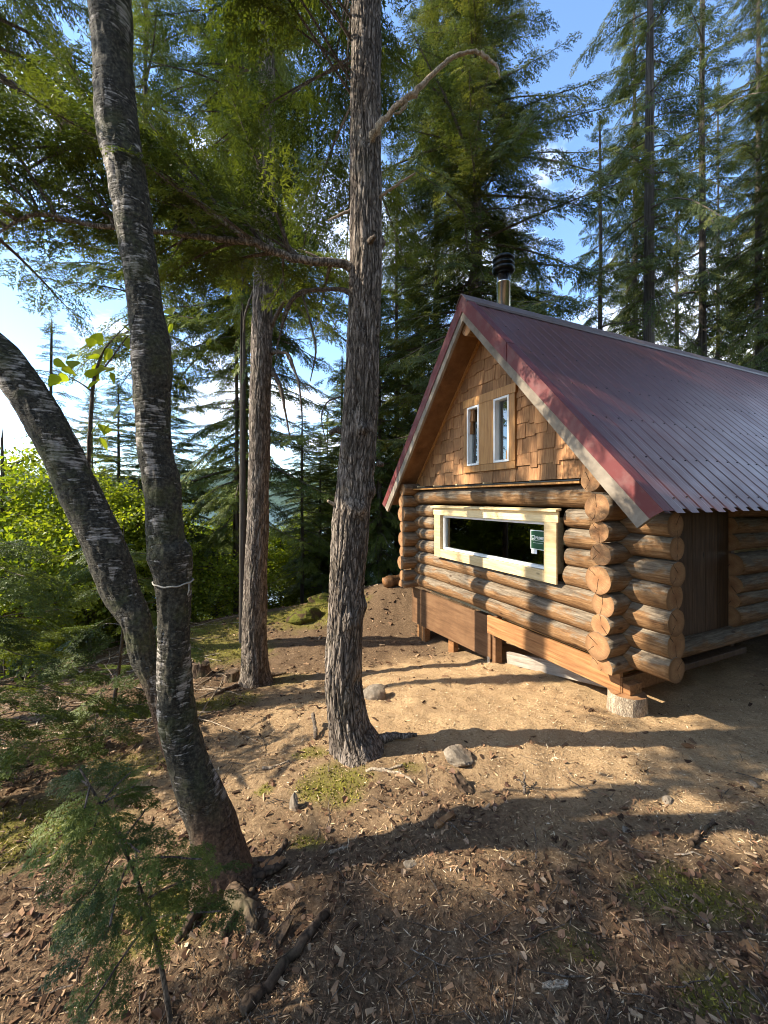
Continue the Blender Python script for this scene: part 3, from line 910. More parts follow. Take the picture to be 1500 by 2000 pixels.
# ---- roof: deck, soffit, barge boards, ribbed metal
o0 = -.409
REND = 8.6
def slope_pt(g, side, drop, r):
    """side +1: towards the near eave (small g)"""
    gg = RG - side * g
    return (r, gg, RZ - SLOPE * g - drop + 2.0)
EG = RG + .578
for side in (1, -1):
    mb = MB()
    a = [slope_pt(.02, side, .035, o0 + .05), slope_pt(EG - .05, side, .035, o0 + .05), slope_pt(EG - .17, side, UNDER - .02, o0 + .05), slope_pt(.0, side, UNDER - .02, o0 + .05)]
    mb.prism(a, (REND - o0 - .1, 0, 0))
    mb.build('roof_deck', MAT['dark_wood'], CAB)
    mb = MB()
    a = [slope_pt(.02, side, UNDER - .018, o0 + .045), slope_pt(EG - .18, side, UNDER - .018, o0 + .045), slope_pt(EG - .19, side, UNDER, o0 + .045), slope_pt(.02, side, UNDER, o0 + .045)]
    mb.prism(a, (.46, 0, 0))
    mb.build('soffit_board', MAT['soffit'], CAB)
    mb = MB()
    a = [slope_pt(.0, side, UNDER + .002, -.02), slope_pt(EG - .25, side, UNDER + .002, -.02), slope_pt(EG - .25, side, UNDER + .05, -.02), slope_pt(.0, side, UNDER + .05, -.02)]
    mb.prism(a, (.035, 0, 0))
    mb.build('soffit_trim', MAT['cedar'], CAB)
    # wooden barge board below the red metal
    mb = MB()
    a = [slope_pt(.0, side, .07, o0), slope_pt(EG - .05, side, .07, o0), slope_pt(EG - .19, side, .335, o0), slope_pt(.0, side, .300, o0)]
    mb.prism(a, (.04, 0, 0))
    mb.build('barge_board', MAT['fascia'], CAB)
    # red rake trim: face and top leg
    for s0, s1 in ((0.0, .80), (.80, EG)):
        mb = MB()
        lo = .003 if s0 else 0
        dd = .0 if s0 else .006
        f0, f1 = s0 - (.03 if s0 else 0), s1
        e1 = .105 if s1 == EG else 0
        mb.prism([slope_pt(f0, side, -.022 - dd, o0 - .006 - dd), slope_pt(f1 + .01, side, -.022 - dd, o0 - .006 - dd), slope_pt(f1 + .01 - e1, side, .185 - e1 * .3, o0 - .006 - dd), slope_pt(f0, side, .185, o0 - .006 - dd)], (.005, 0, 0))
        mb.prism([slope_pt(f0, side, -.023 - dd, o0 - .006 - dd), slope_pt(f1 + .01, side, -.023 - dd, o0 - .006 - dd), slope_pt(f1 + .01, side, -.019 - dd, o0 - .006 - dd), slope_pt(f0, side, -.019 - dd, o0 - .006 - dd)], (.12, 0, 0))
        mb.build('rake_trim', MAT['rake'], CAB)
    # ribbed sheets
    pitch = .185
    k = 0
    r = o0 + .02
    nrm = np.array([0, side * SLOPE, 1.0]); nrm /= np.linalg.norm(nrm)
    while r < REND:
        prof = []
        for q in range(5):
            x = q * pitch
            hgt = .046
            prof += [(x, 0), (x + .060, 0.0), (x + .074, hgt), (x + .125, hgt), (x + .145, 0)]
        prof.append((5 * pitch + .012, .0))
        lift = .0015 * (k % 2)
        ends = [(.03, 0), (EG * .33, 0), (EG * .66, 0), (EG + rng.uniform(0, .012), 0)]
        rows = []
        for s, _ in ends:
            row_ = []
            for (x, h) in prof:
                p = np.array(slope_pt(s, side, .0, r + x)) + nrm * (h + lift)
                row_.append(p)
            rows.append(row_)
        n = len(prof)
        VV = np.array(rows).reshape(-1, 3)
        VV2 = VV - nrm * .0012
        Fq = []
        m_ = len(ends)
        for a in range(m_ - 1):
            for b in range(n - 1):
                Fq.append([a * n + b, a * n + b + 1, (a + 1) * n + b + 1, (a + 1) * n + b])
        Fq = np.array(Fq)
        if side > 0: Fq = Fq[:, ::-1]
        VA = np.vstack([VV, VV2])
        edge = [[(m_ - 1) * n + b, (m_ - 1) * n + b + 1, m_ * n + (m_ - 1) * n + b + 1, m_ * n + (m_ - 1) * n + b] for b in range(n - 1)]
        sh = link('roof_sheet', mesh_np('roof_sheet', VA, np.vstack([Fq, Fq[:, ::-1] + m_ * n, edge]), [MAT['roof']]), CAB)
        # screws in rows, on the flats
        if side > 0:
            ms = MB()
            for fr in (.04, .2, .36, .52, .68, .84, .97):
                for q in range(5):
                    c = np.array(slope_pt(EG * fr + rng.uniform(-.008, .008), side, 0, r + q * pitch + .103)) + nrm * (lift + hgt)
                    ms.box((-.006, -.006, -.001), (.006, .006, .007), 0, None, c)
            so = ms.build('screw', MAT['screw'], sh)
            so['kind'] = 'stuff'
        r += 5 * pitch
        k += 1
# ridge cap
mb = MB()
for side in (1, -1):
    a = [slope_pt(0, side, -.040, o0 - .03), slope_pt(.11, side, -.040, o0 - .03), slope_pt(.11, side, -.034, o0 - .03), slope_pt(0, side, -.030, o0 - .03)]
    mb.prism(a, (REND - o0 + .06, 0, 0))
    a = [slope_pt(.11, side, -.040, o0 - .03), slope_pt(.113, side, -.040, o0 - .03), slope_pt(.113, side, -.010, o0 - .03), slope_pt(.11, side, -.010, o0 - .03)]
    mb.prism(a, (REND - o0 + .06, 0, 0))
mb.build('ridge_cap', MAT['ridge'], CAB)
# ridge pole and plates
log((-.35, RG, 2.20), (CABLEN, RG, 2.20), .105)
# end wall gable
mb = MB()
mb.prism([(CABLEN - .25, a, b + 2) for a, b in tri], (.03, 0, 0))
mb.build('gable_board', MAT['dark_wood'], CAB)

# doorway in the near long wall
dr = link('door', None, CAB, (1.17, 0, 1.2))
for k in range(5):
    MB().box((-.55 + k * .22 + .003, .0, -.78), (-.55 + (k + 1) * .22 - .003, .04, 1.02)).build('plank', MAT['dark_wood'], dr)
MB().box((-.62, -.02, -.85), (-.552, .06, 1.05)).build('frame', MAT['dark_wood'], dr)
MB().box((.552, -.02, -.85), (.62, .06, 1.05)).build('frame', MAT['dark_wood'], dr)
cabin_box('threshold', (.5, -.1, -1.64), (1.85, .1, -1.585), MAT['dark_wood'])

# stovepipe through the roof
fl = link('flue', None, CAB, (.42, 2.05, 2.0 + 2.3))
def lathe(prof, nt=40):
    n = len(prof)
    th = np.linspace(0, 2 * pi, nt, endpoint=False)
    V = np.array([(r * cos(t), r * sin(t), z) for r, z in prof for t in th])
    i = np.arange(n - 1)[:, None] * nt; j = np.arange(nt)[None, :]
    return V, np.stack([i + j, i + (j + 1) % nt, i + nt + (j + 1) % nt, i + nt + j], -1).reshape(-1, 4)
def lathe_obj(name, prof, mat, parent, z=0):
    V, q = lathe(prof)
    return link(name, mesh_np(name, V, q, [mat], None, True), parent, (0, 0, z))
lathe_obj('pipe', [(.094, -.3), (.094, .72), (.1, .722), (.1, .74), (.094, .742), (.094, .95), (.085, .95), (.085, .2)], MAT['steel'], fl)
lathe_obj('collar', [(.094, -.05), (.16, -.04), (.17, .02), (.13, .05), (.094, .06)], MAT['black_steel'], fl)
lathe_obj('cap', [(.094, .86), (.13, .87), (.155, .90), (.158, .925), (.12, .935), (.12, .955), (.150, .965), (.152, .985), (.12, 1.0), (.12, 1.03), (.150, 1.035), (.155, 1.06), (.11, 1.10), (.02, 1.125), (0.001, 1.126)], MAT['black_steel'], fl)

# loose plank under the rim board
a = np.array([.12, 1.62, -2.02]); b = np.array([.10, .22, -1.74])
def cabw(p):
    return (CAB.location.x + p[0] * cos(TH) - p[1] * sin(TH), CAB.location.y + p[0] * sin(TH) + p[1] * cos(TH), EYE + p[2])
d = b - a
mb = MB(); ln = np.linalg.norm(d)
mb.box((-.02, -ln / 2, -.075), (.02, ln / 2, .075))
pk = mb.build('plank', MAT['grey_plank'], None, cabw((a + b) / 2), (math.atan2(d[2], -d[1]) * -1.0, 0, TH), bevel=.003)
tag(pk, 'weathered grey plank slanting under the rim board of the cabin', 'plank')
# ------------------------------------------------------------------ trees
def spray_template(seed, fine=False, n=17, step=.05, sl=(.07, .12), sw=(.010, .017), twig=.40):
    """a flat feathery conifer spray of unit length along +x; returns triangles (m,3,3)"""
    rs = np.random.RandomState(seed)
    out = []
    def strip(p, d, l, w, up):
        # a thin needle-set: one long triangle
        s = np.cross(up, d); s /= np.linalg.norm(s) + 1e-9
        out.append((p + d * l * .15 + s * w, p + d * l, p + d * l * .15 - s * w))
    def needles(p0, d, l, step, nl, nw, up):
        s = np.cross(up, d); s /= np.linalg.norm(s) + 1e-9
        n = max(2, int(l / step))
        for k in range(n):
            for sd_ in (1, -1):
                q = p0 + d * l * (k + rs.rand()) / n
                dd = d * .55 + s * sd_ + up * rs.normal(0, .25)
                dd /= np.linalg.norm(dd)
                t = q + dd * nl * rs.uniform(.7, 1.15)
                pp = np.cross(dd, up + rs.normal(0, .5, 3)); pp /= np.linalg.norm(pp) + 1e-9
                out.append((q - pp * nw, q + pp * nw, t))
    up = np.array([0, 0, 1.])
    for k in range(n):
        x = .06 + .92 * (k + rs.uniform(-.2, .2)) / n
        for sd_ in (1, -1):
            a = sd_ * radians(rs.uniform(42, 66))
            l = (twig * (1 - x) ** .6 + .06) * rs.uniform(.6, 1.15) * (.55 + .45 * min(1, x / .2))
            d = np.array([cos(a), sin(a), rs.uniform(-.22, .12)])
            d /= np.linalg.norm(d)
            p = np.array([x, 0, rs.uniform(-.01, .01)])
            if fine:
                needles(p, d, l, .030, .046, .010, up)
                for q in range(int(l / .06)):
                    b = a + rs.choice([-1, 1]) * radians(rs.uniform(35, 55))
                    d2 = np.array([cos(b), sin(b), rs.uniform(-.2, .1)])
                    needles(p + d * l * rs.uniform(.2, .9), d2 / np.linalg.norm(d2), l * .3, .03, .042, .010, up)
            else:
                m = max(1, int(l / step))
                for q in range(m):
                    t = (q + rs.rand()) / m
                    for s2 in (1, -1):
                        b = a + s2 * radians(rs.uniform(22, 62))
                        d2 = np.array([cos(b), sin(b), rs.uniform(-.5, .3)])
                        strip(p + d * l * t, d2 / np.linalg.norm(d2), rs.uniform(*sl) * (1.1 - .4 * t), rs.uniform(*sw), up + rs.normal(0, .45, 3))
                strip(p, d, l, .010, up)
    if fine:
        needles(np.zeros(3), np.array([1., 0, 0]), 1.0, .028, .042, .010, up)
    return np.array(out)
TPL = [spray_template(s, n=14, step=.065) for s in (1, 2, 3)]                                   # boughs a few metres off
TPC = [spray_template(s, n=9, step=.10, sl=(.13, .22), sw=(.020, .034), twig=.42) for s in (6, 7, 8, 9)]   # crowns farther away
TPF = [spray_template(s, True) for s in (4, 5)]

def place_sprays(T, rows, rs):
    """rows: (origin3, dir3, length, roll, droop) -> triangles, tone"""
    tris, tone = [], []
    for (o, d, l, roll, droop) in rows:
        t = T[rs.randint(len(T))]
        d = np.asarray(d, float); d = d / np.linalg.norm(d)
        y = np.cross([0, 0, 1.], d); ny = np.linalg.norm(y)
        y = y / ny if ny > .05 else np.array([0, 1., 0])
        z = np.cross(d, y)
        y2 = y * cos(roll) + z * sin(roll); z2 = -y * sin(roll) + z * cos(roll)
        x = t[..., 0]; 
        w = t[..., 0:1] * d + t[..., 1:2] * y2 * rs.choice([1, -1]) + t[..., 2:3] * z2
        w = w * l
        w[..., 2] -= droop * l * x ** 2 + droop * .5 * l * np.abs(t[..., 1]) 
        tris.append(w + np.asarray(o, float))
        tone.append(np.full(len(t) * 3, rs.rand()))
    return np.concatenate(tris), np.concatenate(tone)

def thin_tube(pts, r0, r1, nt=4):
    P = np.asarray(pts, float)
    R = np.linspace(r0, r1, len(P))
    V, fs = tube(P, R, nt, False)
    return V, fs[0]

class Crown:
    def __init__(s, seed, T=None):
        s.rs = np.random.RandomState(seed)
        s.rows, s.wv, s.wq, s.k = [], [], [], 0
        s.T = T or TPC
    def wood(s, pts, r0, r1, nt=4):
        V, q = thin_tube(pts, r0, r1, nt)
        s.wv.append(V); s.wq.append(q + s.k); s.k += len(V)
    def branch(s, o, az, l, pitch, droop, spray=.55, start=.25, n=None, r=None, side=True, dens=1.0):
        """one limb that leaves at azimuth az, dressed with sprays"""
        rs = s.rs
        d = np.array([cos(az) * cos(pitch), sin(az) * cos(pitch), sin(pitch)])
        t = np.linspace(0, 1, 6)[:, None]
        bend = np.array([-sin(az), cos(az), 0]) * rs.normal(0, .08)
        pts = np.asarray(o) + d * l * t + np.array([0, 0, -1.]) * droop * l * t ** 2 + bend * l * t ** 2
        pts[-1, 2] += .04 * l
        s.wood(pts, r or .006 + .010 * l, .003)
        n = n or max(3, int(l / (spray * .27) * dens))
        for k in range(n):
            f = start + (1 - start) * (k + rs.rand() * .6) / n
            i = min(4, int(f * 5)); ff = f * 5 - i
            p = pts[i] * (1 - ff) + pts[i + 1] * ff
            tg = pts[i + 1] - pts[i]; tg = tg / np.linalg.norm(tg)
            sd_ = (1 if k % 2 else -1)
            a = sd_ * radians(rs.uniform(28, 68)) * (1 if k < n - 1 else .1)
            dd = np.array([tg[0] * cos(a) - tg[1] * sin(a), tg[0] * sin(a) + tg[1] * cos(a), tg[2] + rs.uniform(-.25, .08)])
            ll = spray * rs.uniform(.65, 1.2) * (1.15 - .5 * f)
            s.rows.append((p, dd, ll, rs.normal(0, .35), rs.uniform(.05, .4)))
        return pts
    def mesh(s, name, mats):
        tr, tone = place_sprays(s.T, s.rows, s.rs)
        m = len(tr)
        V = tr.reshape(-1, 3)
        tri = np.arange(m * 3).reshape(-1, 3)
        fs = [tri]; mi = [np.zeros(m, int)]
        if s.wv:
            wv = np.concatenate(s.wv); wq = np.concatenate(s.wq) + len(V)
            V = np.vstack([V, wv]); tone = np.concatenate([tone, np.zeros(len(wv))])
            fs.append(wq); mi.append(np.ones(len(wq), int))
        return mesh_np(name, V, fs, mats, np.concatenate(mi), False, {'tone': tone})

def conifer_crown(seed, H, R, z0, nb, droop, spray, T=None, mats=None, top=1.0, dead=None, power=.8, fuzz=.3, dens=1.0, pitch0=.25, asym=0.0):
    c = Crown(seed, T)
    rs = c.rs
    ga = 2.399
    for k in range(nb):
        f = (k + rs.rand()) / nb
        z = z0 + (H - z0) * (1 - (1 - f) ** 1.15)
        l = R * (1 - f) ** power * rs.uniform(1 - fuzz, 1 + fuzz * .6) * (.55 + .45 * min(1, f / .12)) + .12
        az = k * ga + rs.normal(0, .5)
        w_ = pn(np.array([[np.cos(az) * .9, np.sin(az) * .9, z * .55 + seed * 3.1]]))[0]
        l *= np.clip(1.0 + 1.1 * w_, .35, 1.5)
        c.branch((0, 0, z), az, l, pitch0 * (f - .35) * 2 + rs.normal(0, .2), droop * rs.uniform(.4, 1.6) * (1 - .5 * f), spray * (.6 + .5 * (1 - f)), .18, dens=dens)
    for k in range(4):
        c.rows.append(((0, 0, H - .35 * k / 4), (rs.normal(0, .3), rs.normal(0, .3), 1), .28, rs.rand() * 6, 0))
    c.wood([(0, 0, H - 1.2), (0, 0, H)], .02, .004)
    if dead:
        for k in range(dead[2]):
            z = rs.uniform(dead[0], dead[1]); az = rs.rand() * 6.28; l = rs.uniform(.4, 1.5)
            d = np.array([cos(az), sin(az), rs.uniform(-.35, .25)])
            t = np.linspace(0, 1, 5)[:, None]
            P = np.array([0, 0, z]) + d * l * t + np.array([0, 0, -.25]) * l * t ** 2 + rs.normal(0, .03, (5, 3)) * t
            c.wood(P, .011, .003)
            for q in range(rs.randint(1, 4)):
                i = rs.randint(1, 4)
                a2 = az + rs.choice([-1, 1]) * rs.uniform(.5, 1.1)
                d2 = np.array([cos(a2), sin(a2), rs.uniform(-.7, .1)])
                c.wood([P[i], P[i] + d2 * l * .25, P[i] + d2 * l * .45 + (0, 0, -.05)], .005, .002, 3)
    return c

FM = [MAT['hemlock'], MAT['twig']]
SM = [MAT['spruce'], MAT['twig']]
PROTO = {}
def proto(key, mesh, H): PROTO[key] = (mesh, H)
proto('hemlock', conifer_crown(21, 11, 2.1, .9, 125, .35, .42, fuzz=.4).mesh('hemlock_crown', FM), 11)
proto('hemlock_b', conifer_crown(22, 11, 1.7, .5, 115, .42, .38, fuzz=.45).mesh('hemlock_crown', FM), 11)
proto('dense', conifer_crown(23, 16, 2.5, 3.2, 170, .30, .46, fuzz=.35, power=.55).mesh('dense_crown', SM), 16)
proto('spruce', conifer_crown(24, 18, 1.5, 6.2, 105, .60, .40, dead=(1.0, 8.0, 46), fuzz=.5, power=.6).mesh('spruce_crown', SM), 18)
proto('spruce_b', conifer_crown(25, 18, 1.7, 4.4, 115, .55, .42, dead=(1.0, 7.5, 40), fuzz=.55, power=.6).mesh('spruce_crown', SM), 18)
proto('spire', conifer_crown(26, 9, .9, .8, 95, .4, .30, dead=(.3, 2, 10), fuzz=.5).mesh('spire_crown', SM), 9)

def broad_crown(seed, H, R, n, ls):
    rs = np.random.RandomState(seed)
    c = Crown(seed)
    leaves = []
    for k in range(46):
        z = H * rs.uniform(.12, .85); az = rs.rand() * 6.28; l = R * rs.uniform(.5, 1.05) * (1.1 - .6 * abs(z / H - .45))
        d = np.array([cos(az), sin(az), rs.uniform(.1, .8)]); d /= np.linalg.norm(d)
        t = np.linspace(0, 1, 5)[:, None]
        P = np.array([0, 0, z]) + d * l * t + rs.normal(0, .05, (5, 3)) * t
        c.wood(P, .014, .003)
        for q in range(n // 46):
            f = rs.uniform(.25, 1.05)
            leaves.append(np.array([0, 0, z]) + d * l * f + rs.normal(0, .16, 3))
    leaves = np.array(leaves); m = len(leaves)
    a = rs.normal(0, 1, (m, 3)); a[:, 2] -= .5; a /= np.linalg.norm(a, axis=1)[:, None]
    b = np.cross(a, rs.normal(0, 1, (m, 3))); b /= np.linalg.norm(b, axis=1)[:, None]
    nrm = np.cross(a, b)
    L = ls * rs.uniform(.6, 1.3, m)[:, None]
    Vq = np.stack([leaves, leaves + a * L * .5 + b * L * .36 + nrm * L * .08, leaves + a * L, leaves + a * L * .5 - b * L * .36 + nrm * L * .08], 1).reshape(-1, 3)
    q = np.arange(m * 4).reshape(-1, 4)
    wv = np.concatenate(c.wv); wq = np.concatenate(c.wq) + len(Vq)
    tone = np.concatenate([np.repeat(rs.rand(m), 4), np.zeros(len(wv))])
    return mesh_np('broadleaf_crown', np.vstack([Vq, wv]), [np.vstack([q, wq])], [MAT['broadleaf'], MAT['twig']], np.concatenate([np.zeros(m, int), np.ones(len(wq), int)]), False, {'tone': tone})
proto('alder', broad_crown(31, 5.0, 1.5, 9000, .085), 5)
proto('bush', broad_crown(32, 2.2, 1.3, 6000, .075), 2.2)

# a shared trunk of unit height and unit radius
def trunk_mesh(name, seed, mat, nt=26, n=60):
    t = np.linspace(0, 1, n)
    rs = np.random.RandomState(seed)
    C = np.stack([.35 * np.sin(t * 5 + rs.rand() * 6) * t, .35 * np.sin(t * 4 + rs.rand() * 6) * t, t], 1)
    R = (1 - t) ** .8 * .88 + .02 + .35 * np.exp(-t * 45)
    V, fs = tube(C, R, nt, False)
    th = np.arctan2(V[:, 1], V[:, 0])
    nn = fbm(np.stack([np.cos(th) * 3, np.sin(th) * 3, V[:, 2] * 40], 1), 3)
    V[:, :2] *= (1 + .10 * nn)[:, None]
    return mesh_np(name, V, fs, [mat], None, True, {'cavity': np.clip(-nn * 1.3, 0, 1)})
TRUNKS = [trunk_mesh('trunk', s, MAT['bark_far']) for s in (1, 2)]
TRUNK_B = trunk_mesh('trunk', 3, MAT['birch'])

def tree(name, label, u, Y, H, r, key, crown=1.0, cat='tree', group=None, rot=None, X=None, cz=None, lift=0.0, trunk=True, crowns=2):
    x = (u - 750) / F * Y if X is None else X
    z = hz(x, Y)
    e = tag(empty(name, (x, Y, z - .05)), label, cat, group)
    rz = rng.rand() * 6.28 if rot is None else rot
    me, h0 = PROTO[key]
    if trunk:
        tm = TRUNK_B if key in ('alder', 'bush') else TRUNKS[rng.randint(2)]
        link('trunk', tm, e, (0, 0, 0), (0, 0, rz), (r, r, H * .985))
    for k in range(1 if key in ('alder', 'bush') else crowns):
        q = 1 - .08 * k
        c = link('crown', me, e, (0, 0, lift), (0, 0, rz + 2.1 * k), (crown * q, crown * q, (cz or H / h0) * (1 - .03 * k)))
        c['kind'] = 'stuff'
    return e

# right of and behind the cabin
TR = [
 ('spruce_tree', 'tall grey-barked spruce with bare lower trunk rising behind the roof, thickest there', 1268, 9.6, 19.0, .145, 'spruce', 1.05),
 ('spruce_tree', 'tall slim spruce between the thickest trunk and the dark trunk beside it behind the roof', 1372, 12.0, 20.0, .125, 'spruce_b', 1.1),
 ('spruce_tree', 'tall spruce at the right picture edge with a straight dark trunk', 1482, 11.0, 19.0, .12, 'spruce', 1.0),
 ('spruce_tree', 'very thin dark trunked spruce close beside the slim one behind the roof', 1402, 14.0, 16.0, .07, 'spire', 1.6),
 ('spruce_tree', 'shorter green spruce whose tip stands in the blue sky gap behind the stovepipe', 1172, 11.5, 12.6, .09, 'hemlock_b', .85),
 ('spruce_tree', 'spruce with a leafy crown overhanging the roof end at the right', 1560, 10.0, 17.0, .13, 'dense', .75),
 ('spruce_tree', 'farther spruce seen in the gap between two taller trunks behind the roof', 1322, 17.0, 17.0, .12, 'spruce_b', 1.2),
 ('spruce_tree', 'far bushy spruce low behind the roof ridge at the right', 1432, 19.0, 13.0, .11, 'hemlock', 1.1),
 ('spruce_tree', 'far bushy spruce low behind the middle of the roof ridge', 1225, 18.0, 13.0, .11, 'hemlock', 1.1),
 ('spruce_tree', 'low spruce directly behind the stovepipe cap', 1050, 14.0, 9.5, .10, 'hemlock_b', 1.0),
 # behind the cabin's left side
 ('hemlock_tree', 'huge dense dark conifer towering behind the roof peak and stovepipe', 930, 9.2, 17.5, .17, 'dense', 1.18),
 ('hemlock_tree', 'dark conifer with thin trunk close left of the huge dense one', 852, 11.5, 17.0, .12, 'dense', 1.05),
 ('hemlock_tree', 'conifer filling the gap between the big fissured trunk and the red eave', 775, 12.5, 12.5, .10, 'hemlock', 1.0),
 ('hemlock_tree', 'dark trunked conifer just left of the cabin log corner', 742, 11.0, 8.0, .07, 'hemlock_b', .75),
 ('hemlock_tree', 'small thin trunked hemlock between the two big trunks', 590, 10.5, 5.4, .05, 'hemlock_b', .62, 'tree', None, None, None, .40, 1.0),
 ('hemlock_tree', 'pale far hemlock low between the two big trunks', 640, 15.0, 7.6, .07, 'hemlock', .8),
 ('spruce_tree', 'far narrow spire of a spruce against the bright gap', 588, 21.0, 10.6, .07, 'spire', 1.3),
 # left of the second trunk
 ('hemlock_tree', 'thin dark trunked hemlock close behind the straight second trunk', 474, 6.6, 8.5, .065, 'hemlock_b', .50, 'tree', None, None, None, .50, 5.2),
 ('hemlock_tree', 'thin trunked hemlock standing left of the second trunk above the fallen log', 462, 9.6, 8.0, .07, 'hemlock_b', .8, 'tree', None, None, None, .6, 1.7),
 ('hemlock_tree', 'bushy green hemlock right behind the upright birch stem', 330, 10.2, 7.2, .07, 'hemlock', .95),
 ('hemlock_tree', 'feathery young hemlock between the two birch stems', 232, 9.6, 6.4, .06, 'hemlock_b', 1.0),
 ('spruce_tree', 'narrow pointed spruce tip against the white cloud at the left', 100, 9.5, 8.2, .06, 'spire', 1.0),
 ('spruce_tree', 'short pointed spruce lower down the slope beside the leaning birch stem', 180, 11.0, 7.4, .06, 'spire', 1.2),
 ('alder_tree', 'bright yellow-green alder at the left picture edge', 5, 7.6, 4.9, .05, 'alder', 1.0),
 ('alder_tree', 'sunlit alder behind the curve of the leaning birch stem', 110, 8.6, 4.4, .05, 'alder', .9),
 ('alder_tree', 'bright leafy alder below the crest beside the fallen log', 395, 13.5, 4.2, .05, 'alder', 1.1),
 ('alder_tree', 'bright leafy alder glowing behind the small hemlock between the big trunks', 560, 13.5, 3.9, .05, 'alder', 1.0),
 ('alder_tree', 'alder half hidden low behind the leaning birch stem', 215, 8.8, 3.2, .05, 'alder', .85),
]
for t in TR:
    tree(*t, crowns=1 if 'tall' in t[1] or 'huge' in t[1] and False or 'thin' in t[1] or 'tip' in t[1] else 2)
tree('alder_bush', 'low sunlit bush on the slope at the left picture edge', 40, 5.9, 2.2, .03, 'bush', .9, 'bush')
tree('alder_bush', 'low bright bush between the upright birch and the second trunk', 425, 9.2, 1.6, .03, 'bush', 1.0, 'bush')
tree('hemlock_tree', 'tall hemlock filling the upper left corner above the leaning birch stem', -75, 6.1, 17.0, .12, 'hemlock', 1.15, lift=8.3, cz=.85, crowns=1)
tree('hemlock_tree', 'hemlock with a broad full crown in the distance behind the second trunk', 478, 10.8, 14.0, .11, 'hemlock', 1.2, lift=2.2, cz=1.0, crowns=1)
tree('hemlock_tree', 'unseen high crowned hemlock left of the view, added to shade the roof', 0, 3.7, 22.0, .16, 'dense', 1.0, X=-6.3, lift=7.6, cz=.85, crowns=1)  # stands out of view, added to keep most sun off the roof
tree('hemlock_tree', 'tall hemlock with green boughs behind the upper part of the birch', 285, 9.2, 16.0, .10, 'hemlock_b', 1.4, lift=6.0, cz=.95, crowns=1)
tree('hemlock_tree', 'tall hemlock hidden behind the second trunk with only its crown showing', 507, 9.6, 17.0, .09, 'hemlock', 1.3, lift=5.6, cz=1.05)
tree('hemlock_tree', 'unseen hemlock beside the camera, added so its shade falls on the near duff', 0, .78, 7.5, .11, 'hemlock', .60, X=-4.6, lift=2.9, cz=.62, crowns=1)  # off-frame blocker, added to put the near strip of ground in shade
# more of the wood, farther off
for args in (('hemlock_tree', 'layered hemlock left of the leaning birch stem, farther down the slope', 160, 8.2, 3.4, .05, 'hemlock_b', .75),
             ('hemlock_tree', 'sunlit hemlock far down the slope at the left picture edge', 25, 10.5, 5.2, .06, 'hemlock', .9),
             ('hemlock_tree', 'hemlock showing between the big trunk and the small thin one', 625, 11.5, 4.9, .06, 'hemlock_b', .8),
             ('hemlock_tree', 'hemlock behind the left edge of the big trunk', 668, 12.5, 7.6, .07, 'hemlock', .85),
             ('hemlock_tree', 'hemlock behind the cabin corner in deep shade', 715, 14.0, 9.5, .08, 'hemlock', .9),
             ('spruce_tree', 'tall shaggy spruce between the thickest trunk and the sky gap', 1240, 13.0, 19.0, .11, 'spruce_b', .9),
             ('spruce_tree', 'dense spruce behind the trunk at the right picture edge', 1500, 15.5, 18.0, .13, 'dense', .9),
             ('spruce_tree', 'far dark conifer showing left of the huge dense one', 815, 17.0, 15.0, .12, 'dense', .9),
             ('spruce_tree', 'far dark conifer behind the huge dense one', 985, 17.0, 14.0, .12, 'dense', .85),
             ('alder_tree', 'leafy alder spreading behind the lower leaning stem', 175, 7.4, 3.3, .04, 'alder', .85),
             ('alder_tree', 'pale alder lit from behind beside the upright stem', 270, 8.6, 3.6, .04, 'alder', .9),
             ('alder_tree', 'rounded alder low at the left edge, nearest there', -20, 6.4, 2.7, .04, 'alder', .8),
             ('alder_tree', 'alder showing right behind the twine on the birch', 352, 13.0, 4.4, .05, 'alder', 1.15),
             ('alder_tree', 'taller alder left of the thin dark trunk', 430, 13.0, 4.6, .05, 'alder', 1.1),
             ('alder_tree', 'small alder right of the second trunk on the crest', 548, 12.8, 3.0, .04, 'alder', .9),
             ('alder_tree', 'alder lit from behind between the two big trunks', 605, 12.5, 3.0, .04, 'alder', .9),
             ('alder_tree', 'bright alder below the crest behind the second trunk', 500, 13.2, 3.6, .05, 'alder', 1.1),
             ('alder_tree', 'bright alder down the slope at the foot of the leaning stem', 60, 7.0, 2.8, .04, 'alder', .8),
             ('alder_tree', 'alder leaves against the lake between birch and second trunk', 440, 15.0, 4.6, .05, 'alder', 1.2)):
    tree(*args, crowns=2)
# unseen forest behind and beside the camera, added to cut the sky light
for X_, Y_, H_, cr_, lab in ((4.3, -.9, 13, .9, 'unseen dense conifer close behind the right of the camera'), (-3.5, -4.5, 15, 1.1, 'unseen dense conifer standing behind the camera to the left'), (1.5, -5.5, 16, 1.1, 'unseen dense conifer straight behind the camera'), (5.5, -3.0, 15, 1.1, 'unseen dense conifer behind the camera to the right'),
                             (7.2, 1.0, 14, 1.1, 'unseen dense conifer beside the yard, right of the camera'), (7.2, -1.2, 15, 1.2, 'unseen dense conifer behind the yard, second to the right of the camera'),
                             (8.4, 3.0, 15, 1.0, 'unseen dense conifer beyond the yard along the cabin porch side')):
    tree('unseen_conifer', lab, 0, Y_, H_, .16, 'dense', cr_, X=X_, lift=-2.2)

